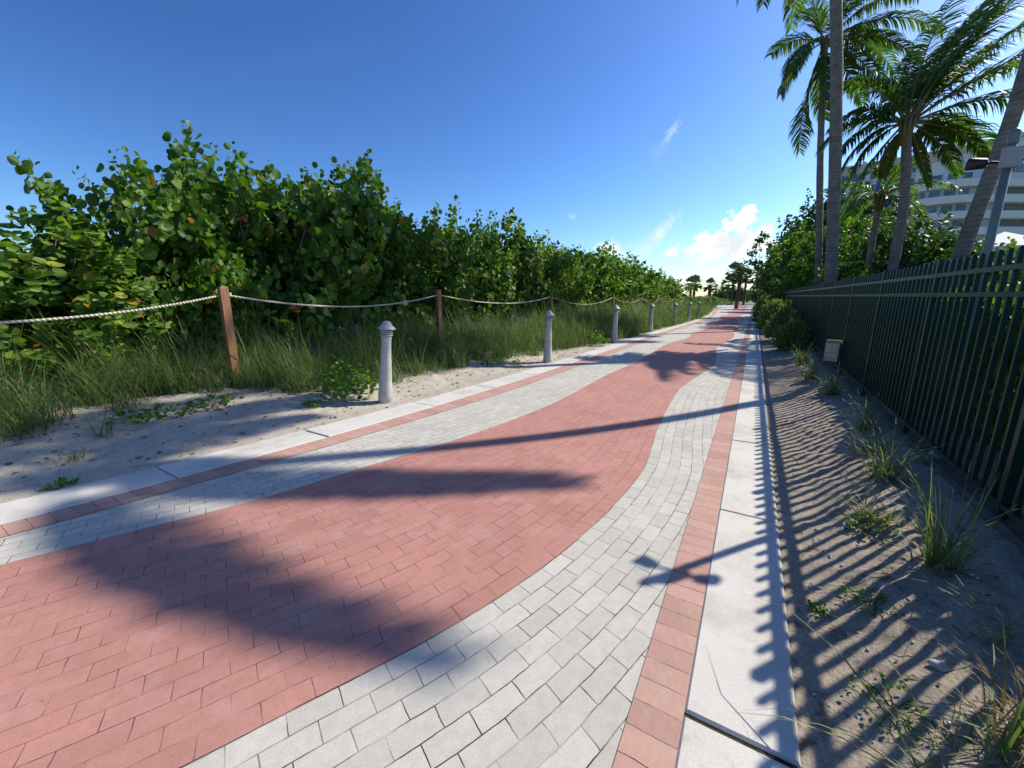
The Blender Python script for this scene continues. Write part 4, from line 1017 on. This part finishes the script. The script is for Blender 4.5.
for i, (u, d, h) in enumerate(((724, 190, 4.5), (730, 200, 5.5), (737, 180, 5.5), (747, 220, 5))):
    x, y = far_at(u, d); far_tree(x, y, 5.0, h, ['distant tree clump left of the far palms', 'distant tree clump behind the far palm left of the path palm', 'distant tree clump right behind the path palm', 'distant tree clump at the vanishing end of the path'][i], 110 + i)
# low dune scrub far left beyond the hedge
x = None
for i, (u, d, h, r_) in enumerate(((690, 62, 1.6, 3.4), (700, 78, 1.7, 3.6), (712, 85, 1.3, 3.2))):
    x, y = far_at(u, d); shrub('dune_scrub', 'e', (x, y, .3), i * 1.1, (r_ / 2.3, r_ / 2.3, h / 3.4), ['low yellow green scrub right of the hedge end', 'low scrub below the single squat fan palm', 'low scrub beside the far path bend'][i], 'shrub', 'far dune scrub')

# ------------------------------------------------------------------ buildings
def arc_pts(x0, r, n=14): return [(x0 - r * math.sin(a), -r * math.cos(a)) for a in np.linspace(R(200), R(0), n)]
hb = thing('hotel_building', (24.5, 117, 0), 'white hotel with curved balcony bands and teal balconies behind the palms', 'building', rz=math.atan2(.52, .85))
# local x along the facade, -y towards the path
RB = 8.0
def bulge(r, x1): return [(RB - r * math.sin(a), -r * math.cos(a) + 2) for a in np.linspace(R(180), R(0), 18)] + [(x1, -r + 2), (x1, r + 2)]
def prism(mb, poly, z0, z1):
    n = len(poly); mb.add([(p[0], p[1], z0) for p in poly] + [(p[0], p[1], z1) for p in poly], [tuple(range(n))[::-1], tuple(range(n, 2 * n))] + [(i, (i + 1) % n, n + (i + 1) % n, n + i) for i in range(n)])
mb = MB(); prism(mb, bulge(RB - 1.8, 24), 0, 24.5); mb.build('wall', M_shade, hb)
for k in range(7):
    z = 5.2 + k * 2.95
    mb = MB(); prism(mb, bulge(RB - .35 * (k > 5), 24), z - .25, z + 1.15); mb.build('balcony_band', M_white, hb)
    for j, a in enumerate(np.linspace(R(150), R(10), 8)):
        c = (RB - (RB - 1.75) * math.sin(a), 2 - (RB - 1.75) * math.cos(a), z + 1.75); g_ = MB(); g_.box(c, (1.5, .12, 1.5), rz=-a if a < 1.57 else -a); g_.build('window', M_glass, hb)
mb = MB(); prism(mb, [(14, -4.2), (75, -4.2), (75, 14), (14, 14)], 0, 31.5); mb.build('wall', M_white, hb)
mb = MB(); mb.box((44.5, 4.9, 31.9), (61.6, 18.8, .8)); mb.build('roof', M_cwall, hb)
for k in range(9):
    z = 4.0 + k * 2.95
    for xx in np.arange(16.5, 30, 4.2):
        w = MB(); w.box((xx, -4.22, z + 1.5), (2.9, .10, 1.5)); fr = w.build('window', M_glass, hb)
        w = MB()
        for dx in (-.72, 0, .72): w.box((xx + dx, -4.285, z + 1.5), (.07, .03, 1.5))
        w.build('mullion', M_white, fr)
    if k < 8:
        for xx in (35.5, 46.5, 57.5):
            w = MB(); w.box((xx, -4.9, z + .55), (9.4, 1.5, .25)); bl = w.build('balcony', M_white, hb)
            w = MB(); w.box((xx, -5.62, z + 1.15), (9.4, .05, .95)); w.build('balustrade', M_teal, bl)
            w = MB(); w.box((xx, -4.23, z + 1.75), (8.4, .08, 2.0)); w.build('window', M_glass, hb)
mb = MB(); mb.box((.4, 5.5, 13.2), (4.4, 1.2, 26.4)); mb.build('blue_wall_panel', M_bluewall, hb)

ab = thing('apartment_building', (15.6, 150, 0), 'cream flat roofed apartment block with rows of dark windows, left behind the palms', 'building', rz=R(-14))
mb = MB(); mb.box((14, 7, 17.2), (30, 14, 34.4)); mb.build('wall', M_white, ab)
mb = MB(); mb.box((14, 7, 35.6), (31.2, 15.2, 2.4)); mb.build('roof', M_cwall, ab)
for k in range(11):
    z = 2.5 + k * 3.0
    w = MB(); w.box((14, -.3, z - .35), (30, .6, .3)); w.build('floor_band', M_white, ab)
    for xx in np.arange(1.2, 28, 3.7):
        w = MB(); w.box((xx, -.04, z + 1.0), (2.6, .10, 1.6)); f_ = w.build('window', M_glass, ab)
        w = MB(); w.box((xx, -.115, z + 1.0), (.12, .05, 1.6)); w.build('mullion', M_white, f_)

# white canopy in the hotel garden
cx_, cy_ = 11.6, 34.6
cb = thing('garden_canopy', (cx_, cy_, 0), 'white garden canopy roof at the right edge below the hotel', 'canopy')
mb = MB(); q = 1.7; mb.add([(-q, -q, 4.3), (q, -q, 4.3), (q, q, 4.3), (-q, q, 4.3), (0, 0, 5.2), (-q, -q, 4.1), (q, -q, 4.1), (q, q, 4.1), (-q, q, 4.1)], [(0, 1, 4), (1, 2, 4), (2, 3, 4), (3, 0, 4), (0, 5, 6, 1), (1, 6, 7, 2), (2, 7, 8, 3), (3, 8, 5, 0), (5, 8, 7, 6)]); mb.build('roof', M_white, cb)
for sx in (-1, 1):
    for sy in (-1, 1):
        p = MB(); p.tube([(sx * 1.55, sy * 1.55, 0), (sx * 1.55, sy * 1.55, 4.12)], .06, 8); p.build('post', M_white, cb)
